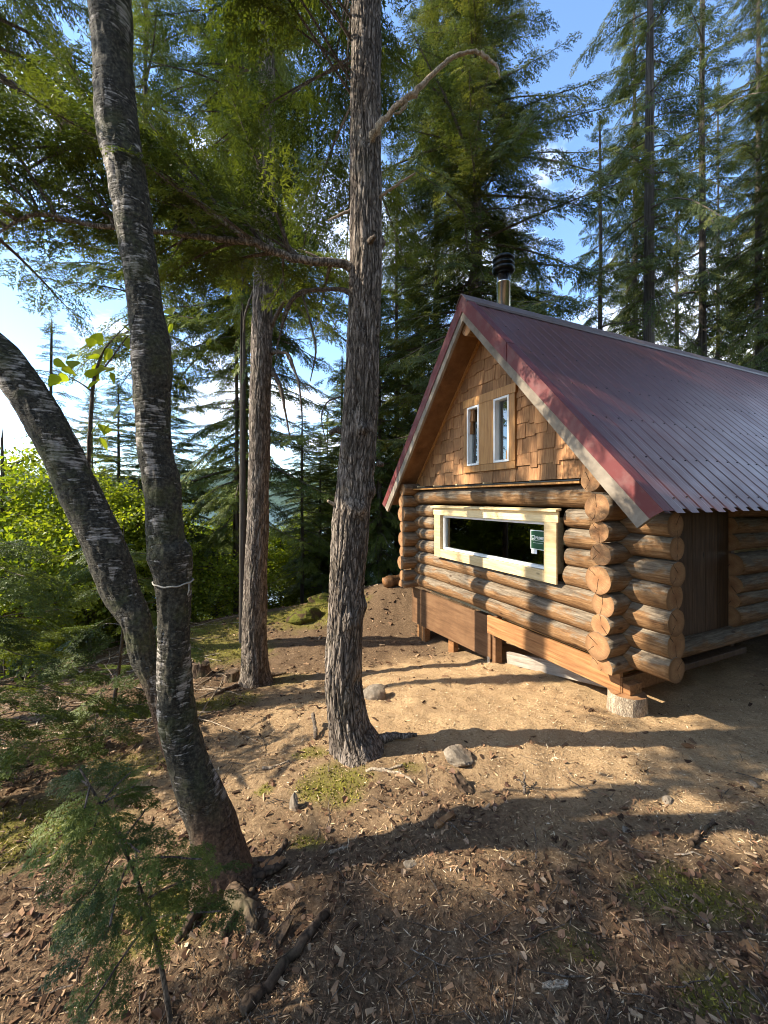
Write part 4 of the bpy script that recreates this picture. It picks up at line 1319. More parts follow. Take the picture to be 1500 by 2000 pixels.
# ---- the big fissured trunk in front of the cabin
def bark_tube(name, C, R, nt, mat, amp, sx, sz, seed, bumps=(), parent=None, flare=None):
    rs = np.random.RandomState(seed)
    so = rs.rand() * 40
    store = {}
    def disp(I, TT, C_, R_):
        P = np.stack([np.cos(TT) * sx + so, np.sin(TT) * sx, C_[:, 2][:, None] * sz + 0 * TT], -1).reshape(-1, 3)
        w = fbm(P * .5 + 11, 2)[:, None] * .5
        a = 1 - np.abs(pn(P + w)) * 2.0
        b = 1 - np.abs(pn(P * 2.1 + w + 5)) * 2.0
        c_ = fbm(P * (3.2, 3.2, 9), 2)
        crack = np.clip(a, 0, 1) ** 3 * .8 + np.clip(b, 0, 1) ** 3 * .35
        lump = fbm(np.stack([np.cos(TT), np.sin(TT), C_[:, 2][:, None] * 2.0 + 0 * TT], -1).reshape(-1, 3) + so, 2)
        d = amp * (-crack + .25 * c_) + .6 * amp * lump
        store['cav'] = np.clip(crack, 0, 1)
        d = d.reshape(TT.shape)
        for (ib, tb, hb, wb) in bumps:
            q = ((C_[:, 2][:, None] - ib) / wb) ** 2 + ((np.angle(np.exp(1j * (TT - tb)))) * R_[:, None] / wb) ** 2
            d = d + hb * np.exp(-q)
        if flare is not None:
            d = d + flare(TT, C_)
        return d
    V, fs = tube(C, R, nt, False, disp)
    return link(name, mesh_np(name, V, fs, [mat], None, True, {'cavity': store['cav']}), parent)

def px_path(rows, n):
    """rows: (u, v, full width in px, Y) -> centres and radii"""
    A = np.array([[*px(u, v, Y), w / 2 / F * Y] for (u, v, w, Y) in rows])
    return spline(A, n)

YT = 2.84
rows = [(702, 1500, 116, YT), (694, 1462, 104, YT), (682, 1420, 86, YT), (673, 1360, 78, YT), (671, 1290, 77, YT), (676, 1164, 72, YT), (683, 1056, 78, YT), (688, 984, 76, YT), (703, 840, 73, YT), (708, 700, 70, YT), (714, 500, 67, YT), (714, 250, 64, YT), (716, 0, 61, YT), (718, -300, 56, YT), (722, -900, 46, YT)]
p = px_path(rows, 620)
p[:, 3] *= .95
top = p[-1, :3]
zt = np.linspace(.05, 1, 40)
bt = tag(empty('hemlock_tree', (p[0, 0], p[0, 1], p[0, 2])), 'big conifer with thick fissured trunk and curved foot in front of the cabin', 'tree')
def rel(o, e=bt):
    for v in [o]:
        o.location = (o.location.x - e.location.x, o.location.y - e.location.y, o.location.z - e.location.z)
    return o
def flare_main(TT, C):
    h = np.clip((C[:, 2] - p[0, 2]) / .34, 0, 1)[:, None]
    return (1 - h) ** 2 * (.05 + .16 * np.clip(np.cos(TT - 2.9), 0, 1) ** 4 * 0 + .10 * np.clip(np.sin(2 * TT + 1.0), 0, 1) ** 3)
bumps = [(px(0, 1330, YT)[2], 4.3, -.05, .05), (px(0, 1180, YT)[2], 4.6, .03, .06), (px(0, 990, YT)[2], 3.6, .035, .06), (px(0, 842, YT)[2], 3.4, .035, .04), (px(0, 955, YT)[2], 4.4, .035, .06), (px(0, 1205, YT)[2], 3.5, .03, .07), (px(0, 470, YT)[2], 4.9, .03, .035)]
rel(bark_tube('trunk', p[:, :3], p[:, 3], 150, MAT['bark'], .017, 4.2, 3.0, 3, bumps, bt, flare_main))
C2 = np.stack([np.full(30, top[0]) , np.full(30, top[1]), np.linspace(top[2], 13.5, 30)], 1)
rel(bark_tube('upper_trunk', C2, np.linspace(p[-1, 3], .02, 30), 24, MAT['bark'], .01, 4.2, 3.0, 4, (), bt))

def limb(name, rows, mat, parent, n=40, nt=9, rough=.12):
    q = px_path(rows, n)
    rs = np.random.RandomState(len(rows) + int(rows[0][0]))
    q[:, :3] += rs.normal(0, 1, (n, 3)) * q[:, 3:4] * rough
    V, fs = tube(q[:, :3], q[:, 3], nt, True)
    return rel(link(name, mesh_np(name, V, fs, [mat], None, True), parent), parent), q[:, :3]
_, LA = limb('branch', [(705, 530, 30, 2.84), (672, 516, 17, 2.78), (620, 512, 16, 2.70), (560, 500, 15, 2.62), (490, 470, 15, 2.54), (430, 428, 14, 2.48), (340, 365, 13, 2.40), (270, 325, 12, 2.34), (180, 268, 10, 2.28), (60, 190, 8, 2.22), (-120, 90, 4, 2.2)], MAT['bark'], bt)
_, LB = limb('branch', [(495, 474, 14, 2.54), (420, 466, 11, 2.50), (300, 452, 10, 2.45), (180, 440, 9, 2.4), (85, 418, 8, 2.4), (20, 440, 5, 2.38), (-60, 500, 3, 2.35)], MAT['bark'], bt)
_, LC = limb('branch', [(705, 580, 24, 2.84), (670, 566, 9, 2.84), (620, 566, 8, 2.84), (585, 572, 7, 2.84), (560, 600, 5, 2.84), (548, 640, 3, 2.84)], MAT['twig'], bt)
limb('dead_branch', [(590, 572, 5, 2.84), (606, 630, 4, 2.82), (617, 680, 4, 2.8), (606, 745, 2, 2.8)], MAT['twig'], bt, 24, 6)
limb('dead_branch', [(600, 570, 5, 2.84), (570, 590, 4, 2.85), (545, 660, 3, 2.87), (540, 700, 2, 2.9)], MAT['twig'], bt, 24, 6)
limb('dead_branch', [(712, 300, 20, 2.80), (738, 250, 14, 2.72), (770, 212, 10, 2.70), (800, 190, 12, 2.7), (845, 145, 9, 2.7), (885, 112, 8, 2.7), (920, 101, 7, 2.7), (950, 112, 8, 2.7), (970, 130, 5, 2.7), (977, 152, 2, 2.7)], MAT['pale_wood'], bt, 60, 9, .28)
limb('dead_branch', [(795, 195, 7, 2.7), (785, 215, 6, 2.7), (770, 222, 3, 2.7)], MAT['pale_wood'], bt, 14, 6, .3)
limb('dead_branch', [(720, 395, 10, 2.84), (750, 378, 6, 2.8), (780, 358, 5, 2.76), (812, 337, 3, 2.72)], MAT['pale_wood'], bt, 18, 6, .3)
limb('dead_branch', [(700, 408, 9, 2.84), (675, 415, 6, 2.84), (640, 430, 3, 2.86)], MAT['pale_wood'], bt, 14, 6, .3)
limb('dead_branch', [(665, 775, 4, 2.84), (640, 785, 3, 2.84), (628, 815, 3, 2.84), (636, 862, 1.5, 2.84)], MAT['twig'], bt, 24, 6)
limb('branch_stub', [(672, 843, 14, 2.84), (655, 840, 11, 2.82), (645, 846, 9, 2.80)], MAT['twig'], bt, 10, 8, .05)
limb('branch_stub', [(662, 988, 12, 2.82), (650, 984, 8, 2.78), (640, 978, 5, 2.76)], MAT['pale_wood'], bt, 10, 8, .05)
limb('branch_stub', [(716, 478, 16, 2.76), (726, 468, 12, 2.72), (733, 462, 7, 2.68)], MAT['twig'], bt, 10, 8, .15)
limb('branch_stub', [(738, 905, 12, 2.82), (748, 908, 9, 2.80)], MAT['twig'], bt, 8, 8, .05)

# foliage of the big tree: boughs on the long limbs and higher up the trunk
cr = Crown(41, TPL)
rs = cr.rs
org = np.array(bt.location)
for LIMB, cnt, lo in ((LA, 40, .16), (LB, 20, .14)):
    for k in range(cnt):
        f = lo + (1 - lo) * (k + rs.rand()) / cnt
        pnt = LIMB[int(f * (len(LIMB) - 1))]
        az = pi * rs.uniform(.55, 1.35)
        cr.branch(pnt - org, az, rs.uniform(.4, 1.0), rs.uniform(0, 1.1), .22, .36, .12)
for k in range(80):
    z = 3.9 + 8.0 * ((k + rs.rand()) / 80) ** 1.2
    az = rs.uniform(1.2, 4.3) if z < 7 else rs.rand() * 6.28
    if abs(az - pi) < .35 and z < 6: az += .7
    cr.branch(np.array([p[300, 0], YT, z + .4]) - org, az, rs.uniform(.8, 2.6) * (1.1 - .05 * z), rs.uniform(-.25, .45), rs.uniform(.1, .4), .44, .2, r=.010)
c = link('crown', cr.mesh('hemlock_boughs', FM), bt); c['kind'] = 'stuff'

# ---- second trunk, straight, with drooping dead branches
Y2 = 5.1
rows = [(500, 1352, 82, Y2), (499, 1325, 62, Y2), (498, 1290, 52, Y2), (497, 1200, 47, Y2), (504, 1000, 41, Y2), (508, 800, 41, Y2), (512, 600, 39, Y2), (516, 500, 36, Y2), (520, 200, 33, Y2), (526, -300, 26, Y2), (530, -800, 16, Y2)]
p2 = px_path(rows, 360)
st = tag(empty('hemlock_tree', tuple(p2[0, :3])), 'straight brown fissured trunk with hanging dead twigs, second behind the big one', 'tree')
def flare2(TT, C):
    h = np.clip((C[:, 2] - p2[0, 2]) / .3, 0, 1)[:, None]
    return (1 - h) ** 2 * (.02 + .10 * np.clip(np.sin(3 * TT + 1.0), 0, 1) ** 3)
rel(bark_tube('trunk', p2[:, :3], p2[:, 3], 90, MAT['bark'], .016, 3.6, 2.8, 8, [(px(0, 640, Y2)[2], 6.0, .04, .1), (px(0, 690, Y2)[2], 0, .05, .12)], st, flare2), st)
for rws in ([(530, 640, 9, 5.1), (555, 590, 7, 5.0), (585, 600, 5, 5.0), (608, 640, 4, 5.0), (618, 690, 3, 5.0)], [(530, 690, 9, 5.1), (560, 690, 6, 5.0), (575, 720, 5, 5.0), (585, 760, 4, 5.0), (590, 815, 2, 5.0)],
            [(560, 692, 5, 5.0), (580, 735, 3, 5.0), (608, 770, 2, 5.0)], [(530, 720, 12, 5.1), (548, 760, 8, 5.0), (556, 800, 5, 5.0), (566, 850, 3, 5.0)], [(525, 600, 6, 5.1), (545, 560, 4, 5.0), (560, 520, 3, 5.0)], [(498, 560, 5, 5.1), (480, 610, 4, 5.0), (476, 650, 2, 5.0)]):
    _q = limb('dead_branch', rws, MAT['twig'], st, 24, 6, .2)
cr = Crown(42, TPL); rs = cr.rs
org = np.array(st.location)
for k in range(60):
    z = px(0, 470, Y2)[2] + 8.5 * ((k + rs.rand()) / 60) ** .8
    az = rs.rand() * 6.28 if z > 6 else rs.uniform(.6, 3.6)
    cr.branch(np.array([p2[200, 0], Y2, z]) - org, az, rs.uniform(.7, 1.9) * (1.1 - .05 * z), rs.uniform(-.2, .2), .4, .44, .2)
c = link('crown', cr.mesh('hemlock_boughs', FM), st); c['kind'] = 'stuff'

# ---- two-stemmed birch
YB = 1.86
rowsR = [(446, 1800, 150, 1.80), (440, 1755, 128, 1.82), (432, 1690, 104, 1.84), (412, 1600, 90, YB), (372, 1500, 77, YB), (350, 1420, 72, YB), (342, 1340, 66, YB), (340, 1250, 63, YB), (339, 1136, 68, YB), (331, 1085, 84, YB), (324, 1050, 70, YB), (316, 945, 70, YB), (304, 890, 68, YB), (298, 795, 66, YB), (297, 690, 75, YB), (284, 600, 66, YB), (272, 500, 66, YB), (249, 350, 73, YB), (229, 250, 79, YB), (222, 125, 72, YB), (213, 0, 78, YB), (195, -300, 66, YB), (150, -900, 52, YB), (120, -1700, 26, YB)]
pr = px_path(rowsR, 420)
pr[:, 3] *= .93
bi = tag(empty('birch_tree', tuple(pr[0, :3])), 'two-stemmed dark mossy birch leaning at the left, twine tied round it', 'tree')
def birch_tube(name, q, nt, seed, flare=None):
    so = seed * 3.7
    base = q[0, 2]
    def disp(I, TT, C, R):
        P = np.stack([np.cos(TT), np.sin(TT), C[:, 2][:, None] * 4 + 0 * TT], -1).reshape(-1, 3)
        d = .010 * fbm(P * 1.3 + so, 3) + .006 * fbm(P * (4, 4, 5) + so, 2)
        d = d.reshape(TT.shape)
        if flare: d = d + flare(TT, C)
        return d
    V, fs = tube(q[:, :3], q[:, 3], nt, False, disp)
    rot = np.clip((base + .62 - V[:, 2]) / .25, 0, 1) * np.clip(.35 + 1.4 * fbm(V * (5, 5, 1.5), 2) + .6, 0, 1)
    return rel(link(name, mesh_np(name, V, fs, [MAT['birch']], None, True, {'rot': rot}), bi), bi)
def flare_b(TT, C):
    h = np.clip((C[:, 2] - pr[0, 2]) / .32, 0, 1)[:, None]
    return (1 - h) ** 2 * (.03 + .09 * np.clip(np.sin(3 * TT + .6), -.2, 1)) + .02 * (1 - h) * np.sin(TT * 5 + C[:, 2][:, None] * 9)
birch_tube('stem', pr, 96, 1, flare_b)
rowsL = [(380, 1560, 60, 1.88), (352, 1480, 62, 1.89), (325, 1400, 58, 1.9), (300, 1325, 54, 1.91), (281, 1281, 58, 1.92), (267, 1212, 66, 1.93), (239, 1160, 78, 1.95), (208, 1073, 88, 1.96), (166, 987, 88, 1.97), (127, 900, 86, 1.98), (97, 840, 84, 1.98), (55, 770, 84, 1.98), (0, 700, 90, 1.98), (-60, 650, 90, 1.98), (-160, 560, 80, 1.98), (-300, 380, 70, 2.0)]
pl = px_path(rowsL, 260)
pl[:, 3] *= .79
birch_tube('stem', pl, 96, 2)
# twine round the upright stem
zc = px(339, 1137, YB)
th = np.linspace(0, 2 * pi, 60)
Rt = 66 / 2 / F * YB + .006
mb = MB()
mb.tube(np.stack([zc[0] + Rt * np.cos(th), zc[1] + Rt * np.sin(th), zc[2] + .006 * np.sin(th * 2 + 1) + .002 * np.sin(th * 9)], 1), .0036, 8)
mb.tube([(zc[0] + Rt * .95, zc[1] - .02, zc[2]), (zc[0] + Rt * 1.05, zc[1] - .035, zc[2] - .03), (zc[0] + Rt * 1.0, zc[1] - .04, zc[2] - .05)], .0028, 6)
tw = mb.build('twine', MAT['twine'], smooth=True)
tag(tw, 'grey twine knotted round the upright birch stem', 'twine')

# ---- shoot with large heart-shaped leaves behind the leaning stem
YS = 2.15
sh0 = px(170, 925, YS)
shoot = tag(empty('birch_shoot', tuple(px(170, 1000, YS))), 'slender shoot with large bright leaves between the two birch stems', 'sapling')
limb('shoot_stem', [(170, 1000, 9, YS), (173, 900, 8, YS), (178, 800, 7, YS), (184, 740, 6, YS), (200, 690, 4, YS), (222, 660, 2, YS)], MAT['twig'], shoot, 30, 6, .04)
limb('shoot_stem', [(181, 765, 5, YS), (160, 750, 3, YS), (135, 735, 2, YS)], MAT['twig'], shoot, 12, 6, .04)
limb('shoot_stem', [(186, 735, 4, YS), (210, 710, 3, YS), (250, 655, 2, YS)], MAT['twig'], shoot, 12, 6, .04)
def leaf_mesh(seed):
    rs = np.random.RandomState(seed)
    n = 9
    out = [(0, 0, 0)]
    for k in range(1, n):
        t = k / n
        w = .46 * (np.sin(pi * t ** .6)) * (1 + .06 * (-1) ** k)
        out.append((t, w, .10 * w + .05 * t * (1 - t)))
    out.append((1.05, 0, -.06))
    for k in range(n - 1, 0, -1):
        t = k / n
        w = .46 * (np.sin(pi * t ** .6)) * (1 + .06 * (-1) ** k)
        out.append((t, -w, .12 * w))
    mid = [(k / n, 0, -.03 * (k / n) ** 2) for k in range(1, n)]
    V = np.array(out + mid)
    m = len(out)
    fs = []
    for sdn in (0, 1):
        rim = list(range(1, n)) if sdn == 0 else [m - k for k in range(1, n)]
        md = list(range(m, m + n - 1))
        tri = [(0, md[0], rim[0])]
        for k in range(n - 2):
            tri.append((rim[k], md[k], rim[k + 1])); tri.append((md[k], md[k + 1], rim[k + 1]))
        tri.append((rim[-1], md[-1], n))
        fs += tri if sdn == 0 else [q[::-1] for q in tri]
    return mesh_np('leaf', V, np.array(fs), [MAT['broadleaf']], None, True, {'tone': np.full(len(V), .75)})
LEAF = [leaf_mesh(1), leaf_mesh(2)]
rs = np.random.RandomState(9)
LPX = [(100, 710), (117, 725), (112, 742), (140, 712), (160, 690), (178, 660), (172, 682), (188, 690), (192, 705), (205, 668), (195, 720), (178, 745), (186, 752), (168, 730), (205, 725), (212, 735), (222, 728), (200, 760), (228, 775), (245, 785), (232, 800), (240, 665), (230, 640), (215, 690), (190, 832), (200, 838), (212, 835), (190, 862), (200, 870), (148, 700), (128, 742), (176, 668), (330, 610), (345, 625), (338, 640), (385, 600), (395, 615)]
for k, (u, v) in enumerate(LPX):
    o = px(u + 4, v - 8, YS + rs.uniform(-.08, .08)) if u < 300 else px(u, v - 8, 2.3)
    lf = link('leaf', LEAF[k % 2], shoot, tuple(o - np.array(shoot.location)), (rs.normal(0, .5), rs.uniform(.3, 1.2), rs.uniform(0, 6.28)), (rs.uniform(.058, .085),) * 3)
limb('shoot_stem', [(222, 660, 2, YS), (290, 600, 2, 2.3), (340, 600, 2, 2.3), (400, 595, 1.5, 2.3)], MAT['twig'], shoot, 20, 5, .04)

# ---- near hemlock saplings, needle by needle
def fine_sapling(name, label, base, top, R, nb, spray, seed, r0, cat='sapling', z0=.15, azr=None, droop=.25):
    base = np.array(base); top = np.array(top)
    e = tag(empty(name, tuple(base)), label, cat)
    ax = top - base
    t = np.linspace(0, 1, 14)[:, None]
    C = ax * t + np.array([.06, 0, 0]) * np.sin(t * 3)
    V, fs = tube(C, np.linspace(r0, .003, 14), 9, False)
    link('stem', mesh_np('stem', V, fs, [MAT['twig']], None, True), e)
    c = Crown(seed, TPF)
    rs = c.rs
    for k in range(nb):
        f = z0 + (1 - z0) * (k + rs.rand()) / nb
        i = min(12, int(f * 13))
        az = k * 2.399 + rs.normal(0, .4)
        if azr: az = rs.uniform(*azr)
        l = R * ((1 - f) ** .6 * .85 + .2) * rs.uniform(.65, 1.15)
        c.branch(C[i], az, l, rs.uniform(-.05, .3), droop, spray, .12, dens=.75, r=.004)
    cc = link('crown', c.mesh('sapling_sprays', FM), e); cc['kind'] = 'stuff'
    return e
fine_sapling('hemlock_sapling', 'leggy hemlock sapling over the sunlit moss at the lower left', px(333, 1995, 1.24), px(150, 1500, 1.32), .30, 19, .17, 61, .008, z0=.36)
xb = -2.9; yb = 2.75
fine_sapling('hemlock_sapling', 'broad layered hemlock sapling reaching in at the left picture edge', (xb, yb, hz(xb, yb)), (xb + .1, yb, hz(xb, yb) + 1.75), 1.1, 26, .42, 62, .02, z0=.12)
xb = -2.75; yb = 4.1
fine_sapling('hemlock_sapling', 'hemlock sapling behind the leaning birch stem above the brushwood', (xb, yb, hz(xb, yb)), (xb + .1, yb, hz(xb, yb) + 1.9), 1.0, 16, .42, 63, .02)
# ------------------------------------------------------------------ what lies on the ground
def boxes(P, D, yaw, tilt, roll, bend=None):
    """vectorised boxes: centres P, sizes D, angles -> V, quads"""
    n = len(P)
    c = np.array([(x, y, z) for x in (-.5, .5) for y in (-.5, .5) for z in (-.5, .5)])
    v = c[None] * D[:, None, :]
    v[:, :, 1] *= np.where(c[None, :, 0] > 0, .55, 1.0)
    def rot(v, a, i, j):
        ca, sa = np.cos(a)[:, None], np.sin(a)[:, None]
        x, y = v[..., i].copy(), v[..., j].copy()
        v[..., i] = ca * x - sa * y; v[..., j] = sa * x + ca * y
    rot(v, roll, 1, 2); rot(v, tilt, 0, 2); rot(v, yaw, 0, 1)
    v = v + P[:, None, :]
    f = np.array([(0, 1, 3, 2), (4, 6, 7, 5), (0, 4, 5, 1), (2, 3, 7, 6), (0, 2, 6, 4), (1, 5, 7, 3)])
    F_ = (np.arange(n)[:, None, None] * 8 + f[None]).reshape(-1, 4)
    return v.reshape(-1, 3), F_

def scatter(n, rs, ynear=1.0, yfar=6.5, power=1.6):
    """points on the ground inside the view, thicker near the camera"""
    Y = ynear + (yfar - ynear) * rs.rand(n) ** power
    X = Y * rs.uniform(-1.0, 1.0, n)
    return X, Y
def under_cabin(X, Y):
    lx = (X - 2.159) * cos(TH) + (Y - 3.642) * sin(TH)
    ly = -(X - 2.159) * sin(TH) + (Y - 3.642) * cos(TH)
    return (lx > -.05) & (ly > -.1) & (ly < L_W)

rs = np.random.RandomState(77)
def stuff(name, V, fs, mat, tone, smooth=False):
    o = link(name, mesh_np(name, V, fs, [mat], None, smooth, {'tone': tone}))
    tag(o, kind='stuff')
    return o
# bark chips and duff
X, Y = scatter(56000, rs, .95, 9.5, 2.1)
sw_, mo_ = zones(X, Y)
keep = (rs.rand(len(X)) > sw_ * .93) & (rs.rand(len(X)) > mo_ * .8) & ~under_cabin(X, Y)
cl = fbm(np.stack([X * 1.7, Y * 1.7, 0 * X], 1) + 60, 2)
keep &= rs.rand(len(X)) < .55 + .8 * cl
X, Y = X[keep][:20000], Y[keep][:20000]
n = len(X)
L_ = .004 + .026 * rs.rand(n) ** 4 * (1 + .35 * Y)
D = np.stack([L_, L_ * rs.uniform(.15, .6, n), L_ * rs.uniform(.06, .22, n)], 1)
V, Q_ = boxes(np.stack([X, Y, height(X, Y) + .3 * D[:, 2] + .003], 1), D, rs.rand(n) * 6.28, rs.normal(0, .28, n), rs.normal(0, .4, n))
stuff('bark_litter', V, Q_, MAT['bark_chip'], np.repeat(np.clip(rs.rand(n) ** 2.0 * .95, 0, 1), 8))
# wood shavings and dry needles
X, Y = scatter(60000, rs, .95, 7.0, 1.4)
sw_, mo_ = zones(X, Y)
keep = (rs.rand(len(X)) < .28 + sw_ * .85) & (rs.rand(len(X)) > mo_ * .6) & ~under_cabin(X, Y)
X, Y = X[keep][:30000], Y[keep][:30000]
n = len(X)
L_ = .008 + .040 * rs.rand(n) ** 2.4
D = np.stack([L_, rs.uniform(.0012, .0035, n) * (1 + .25 * Y), np.full(n, .0015)], 1)
yaw = rs.rand(n) * 6.28; ti = rs.normal(0, .22, n)
P_ = np.stack([X, Y, height(X, Y) + .004 + .3 * L_ * np.abs(np.sin(ti))], 1)
dx = np.stack([np.cos(yaw) * np.cos(ti), np.sin(yaw) * np.cos(ti), np.sin(ti)], 1) * D[:, :1] * .5
dy = np.stack([-np.sin(yaw), np.cos(yaw), rs.normal(0, .3, n)], 1) * D[:, 1:2] * .5
V = np.stack([P_ - dx, P_ + dy, P_ + dx, P_ - dy], 1).reshape(-1, 3)
stuff('shaving_litter', V, np.arange(n * 4).reshape(-1, 4), MAT['straw'], np.repeat(rs.rand(n), 4))
X, Y = scatter(100000, rs, .95, 9.0, 2.0)
sw_, mo_ = zones(X, Y)
keep = (rs.rand(len(X)) > sw_ * .8) & ~under_cabin(X, Y)
X, Y = X[keep][:52000], Y[keep][:52000]
n = len(X)
L_ = .006 + .040 * rs.rand(n) ** 3
yaw = rs.rand(n) * 6.28; ti = rs.normal(0, .4, n)
P_ = np.stack([X, Y, height(X, Y) + .004 + .4 * L_ * np.abs(np.sin(ti))], 1)
dx = np.stack([np.cos(yaw) * np.cos(ti), np.sin(yaw) * np.cos(ti), np.sin(ti)], 1) * L_[:, None] * .5
dy = np.stack([-np.sin(yaw), np.cos(yaw), rs.normal(0, .5, n)], 1) * (rs.uniform(.001, .004, n) * (1 + .25 * Y))[:, None] * .5
V = np.stack([P_ - dx, P_ + dy, P_ + dx, P_ - dy], 1).reshape(-1, 3)
stuff('needle_litter', V, np.arange(n * 4).reshape(-1, 4), MAT['bark_chip'], np.repeat(rs.rand(n) ** 1.4, 4))
# fallen leaves and papery bark flakes
X, Y = scatter(4600, rs, .95, 6.0, 1.5)
sw_, mo_ = zones(X, Y)
keep = (rs.rand(len(X)) > sw_ * .95) & ~under_cabin(X, Y)
keep &= rs.rand(len(X)) < .35 + 1.6 * fbm(np.stack([X * 1.2, Y * 1.2, 0 * X], 1) + 90, 2)
X, Y = X[keep], Y[keep]
n = len(X)
a = rs.rand(n) * 6.28
L_ = .010 + .034 * rs.rand(n) ** 1.8
ti = rs.normal(0, .35, n); cu = rs.uniform(-.25, .45, n)
ex = np.stack([np.cos(a) * np.cos(ti), np.sin(a) * np.cos(ti), np.sin(ti)], 1)
ey = np.stack([-np.sin(a), np.cos(a), rs.normal(0, .35, n)], 1)
P_ = np.stack([X, Y, height(X, Y) + .008], 1)
up = np.array([0, 0, 1.])
pts = []
for fx, fy in ((-.5, 0), (-.2, .34), (.2, .30), (.55, 0), (.2, -.32), (-.2, -.30)):
    pts.append(P_ + ex * (L_ * fx)[:, None] + ey * (L_ * fy)[:, None] + up * (L_ * cu * abs(fy) * 2)[:, None])
V = np.stack(pts, 1).reshape(-1, 3)
b = np.arange(n)[:, None] * 6
fs = np.concatenate([b + np.array([[0, 1, 2, 3]]), b + np.array([[0, 3, 4, 5]])])
stuff('leaf_litter', V, fs, MAT['dead_leaf'], np.repeat(rs.rand(n) ** 1.8, 6))
# moss: short tufts
X, Y = scatter(160000, rs, .95, 10.0, 1.5)
sw_, mo_ = zones(X, Y)
keep = rs.rand(len(X)) < np.clip(mo_ * 1.5 - .35, 0, 1)
X, Y = X[keep][:30000], Y[keep][:30000]
n = len(X)
hgt = rs.uniform(.005, .013, n) * (1 + .12 * Y)
wd = hgt * rs.uniform(.35, .6, n)
a = rs.rand(n) * 6.28
P_ = np.stack([X, Y, height(X, Y) - .003], 1)
lean = np.stack([rs.normal(0, .5, n), rs.normal(0, .5, n), np.ones(n)], 1) * hgt[:, None]
pts = [P_ + np.stack([np.cos(a + k * 2.094), np.sin(a + k * 2.094), 0 * a], 1) * wd[:, None] for k in range(3)] + [P_ + lean]
V = np.stack(pts, 1).reshape(-1, 3)
b = np.arange(n)[:, None] * 4
stuff('moss', V, np.concatenate([b + np.array([[0, 1, 3]]), b + np.array([[1, 2, 3]]), b + np.array([[2, 0, 3]])]), MAT['moss'], np.repeat(rs.rand(n), 4))
# fine twigs lying about, thickest in the brushwood on the left
def twigs(name, n, spots, rs, lr, rr, mat):
    Vs, Fs, k = [], [], 0
    for q in range(n):
        x, y = spots(rs)
        l = rs.uniform(*lr); a = rs.rand() * 6.28
        t = np.linspace(-.5, .5, 5)
        cx = x + np.cos(a) * l * t + rs.normal(0, .02 * l, 5); cy = y + np.sin(a) * l * t + rs.normal(0, .02 * l, 5)
        tilt = rs.uniform(-.12, .25)
        cz = np.maximum(height(cx, cy) + .006, height([x], [y])[0] + .01 + t * l * tilt)
        V_, f_ = tube(np.stack([cx, cy, cz], 1), np.linspace(1, .5, 5) * rs.uniform(*rr), 4, False)
        Vs.append(V_); Fs.append(f_[0] + k); k += len(V_)
    o = link(name, mesh_np(name, np.concatenate(Vs), np.concatenate(Fs), [mat], None, True))
    tag(o, kind='stuff')
def spot_any(rs):
    while True:
        y = 1.0 + 5 * rs.rand() ** 1.5; x = y * rs.uniform(-1, 1)
        if not under_cabin(np.array([x]), np.array([y]))[0]:
            s_, _ = zones(np.array([x]), np.array([y]))
            if rs.rand() > s_[0] * .8: return x, y
def spot_brush(rs):
    p_ = gp(rs.uniform(-20, 420), rs.uniform(1215, 1440)); return p_[0], p_[1]
twigs('twig_litter', 420, spot_any, rs, (.05, .22), (.0015, .0035), MAT['twig'])
twigs('brushwood', 150, spot_brush, rs, (.4, 1.5), (.004, .009), MAT['pale_wood'])

# rocks
def rock(label, u, v, size, seed, sink=.35, mat='rock', cat='rock', name='rock'):
    rs = np.random.RandomState(seed)
    p_ = gp(u, v)
    t, f = np.meshgrid(np.linspace(0, pi, 18), np.linspace(0, 2 * pi, 26, endpoint=False), indexing='ij')
    U = np.stack([np.sin(t) * np.cos(f), np.sin(t) * np.sin(f), np.cos(t)], -1).reshape(-1, 3)
    d = 1.0
    r = np.ones(len(U))
    for k in range(9):                       # planes chop the ball into facets
        nrm = rs.normal(size=3); nrm /= np.linalg.norm(nrm)
        h = rs.uniform(.55, .85)
        dot = U @ nrm
        r = np.where(dot > .05, np.minimum(r, h / np.maximum(dot, .05)), r)
    r = r * (1 + .07 * fbm(U * 2.2 + seed, 3) + .03 * fbm(U * 7 + seed, 2))
    V_ = U * r[:, None] * np.array(size)
    i_ = np.arange(17)[:, None] * 26; j_ = np.arange(26)[None]
    Q2 = np.stack([i_ + j_, i_ + 26 + j_, i_ + 26 + (j_ + 1) % 26, i_ + (j_ + 1) % 26], -1).reshape(-1, 4)
    o = link(name, mesh_np(name, V_, Q2, [MAT[mat]], None, False), None, (p_[0], p_[1], p_[2] + size[2] * (.75 - 2 * sink)), (rs.normal(0, .1), rs.normal(0, .1), rs.rand() * 3))
    tag(o, label, cat)
rock('broad pale grey rock half buried beside the shadow right of the big trunk', 892, 1482, (.13, .10, .075), 4, .33)
rock('angular brown boulder just behind the foot of the big trunk', 733, 1362, (.15, .12, .10), 8, .3)
rock('small white stone lying in the yard at the right', 1305, 1566, (.045, .03, .022), 3, .3)
rock('small stone near the shadow edge at the right picture edge', 1470, 1535, (.035, .025, .02), 5, .3)
rock('white quartz pebble among the chips right of the middle', 1222, 1626, (.022, .018, .014), 6, .2)
rock('upright grey splinter of rock in the moss left of the big trunk', 575, 1580, (.028, .04, .075), 11, .25)
rock('dark grey flat stone in the shaded duff below the big trunk', 805, 1690, (.045, .03, .014), 12, .25)
rock('mossy rock hump beside the second trunk, at its right', 600, 1205, (.42, .32, .20), 14, .45, 'moss_rock')
rock('low mossy rock hump farther up the crest between the trunks', 640, 1172, (.50, .35, .16), 15, .4, 'moss_rock')

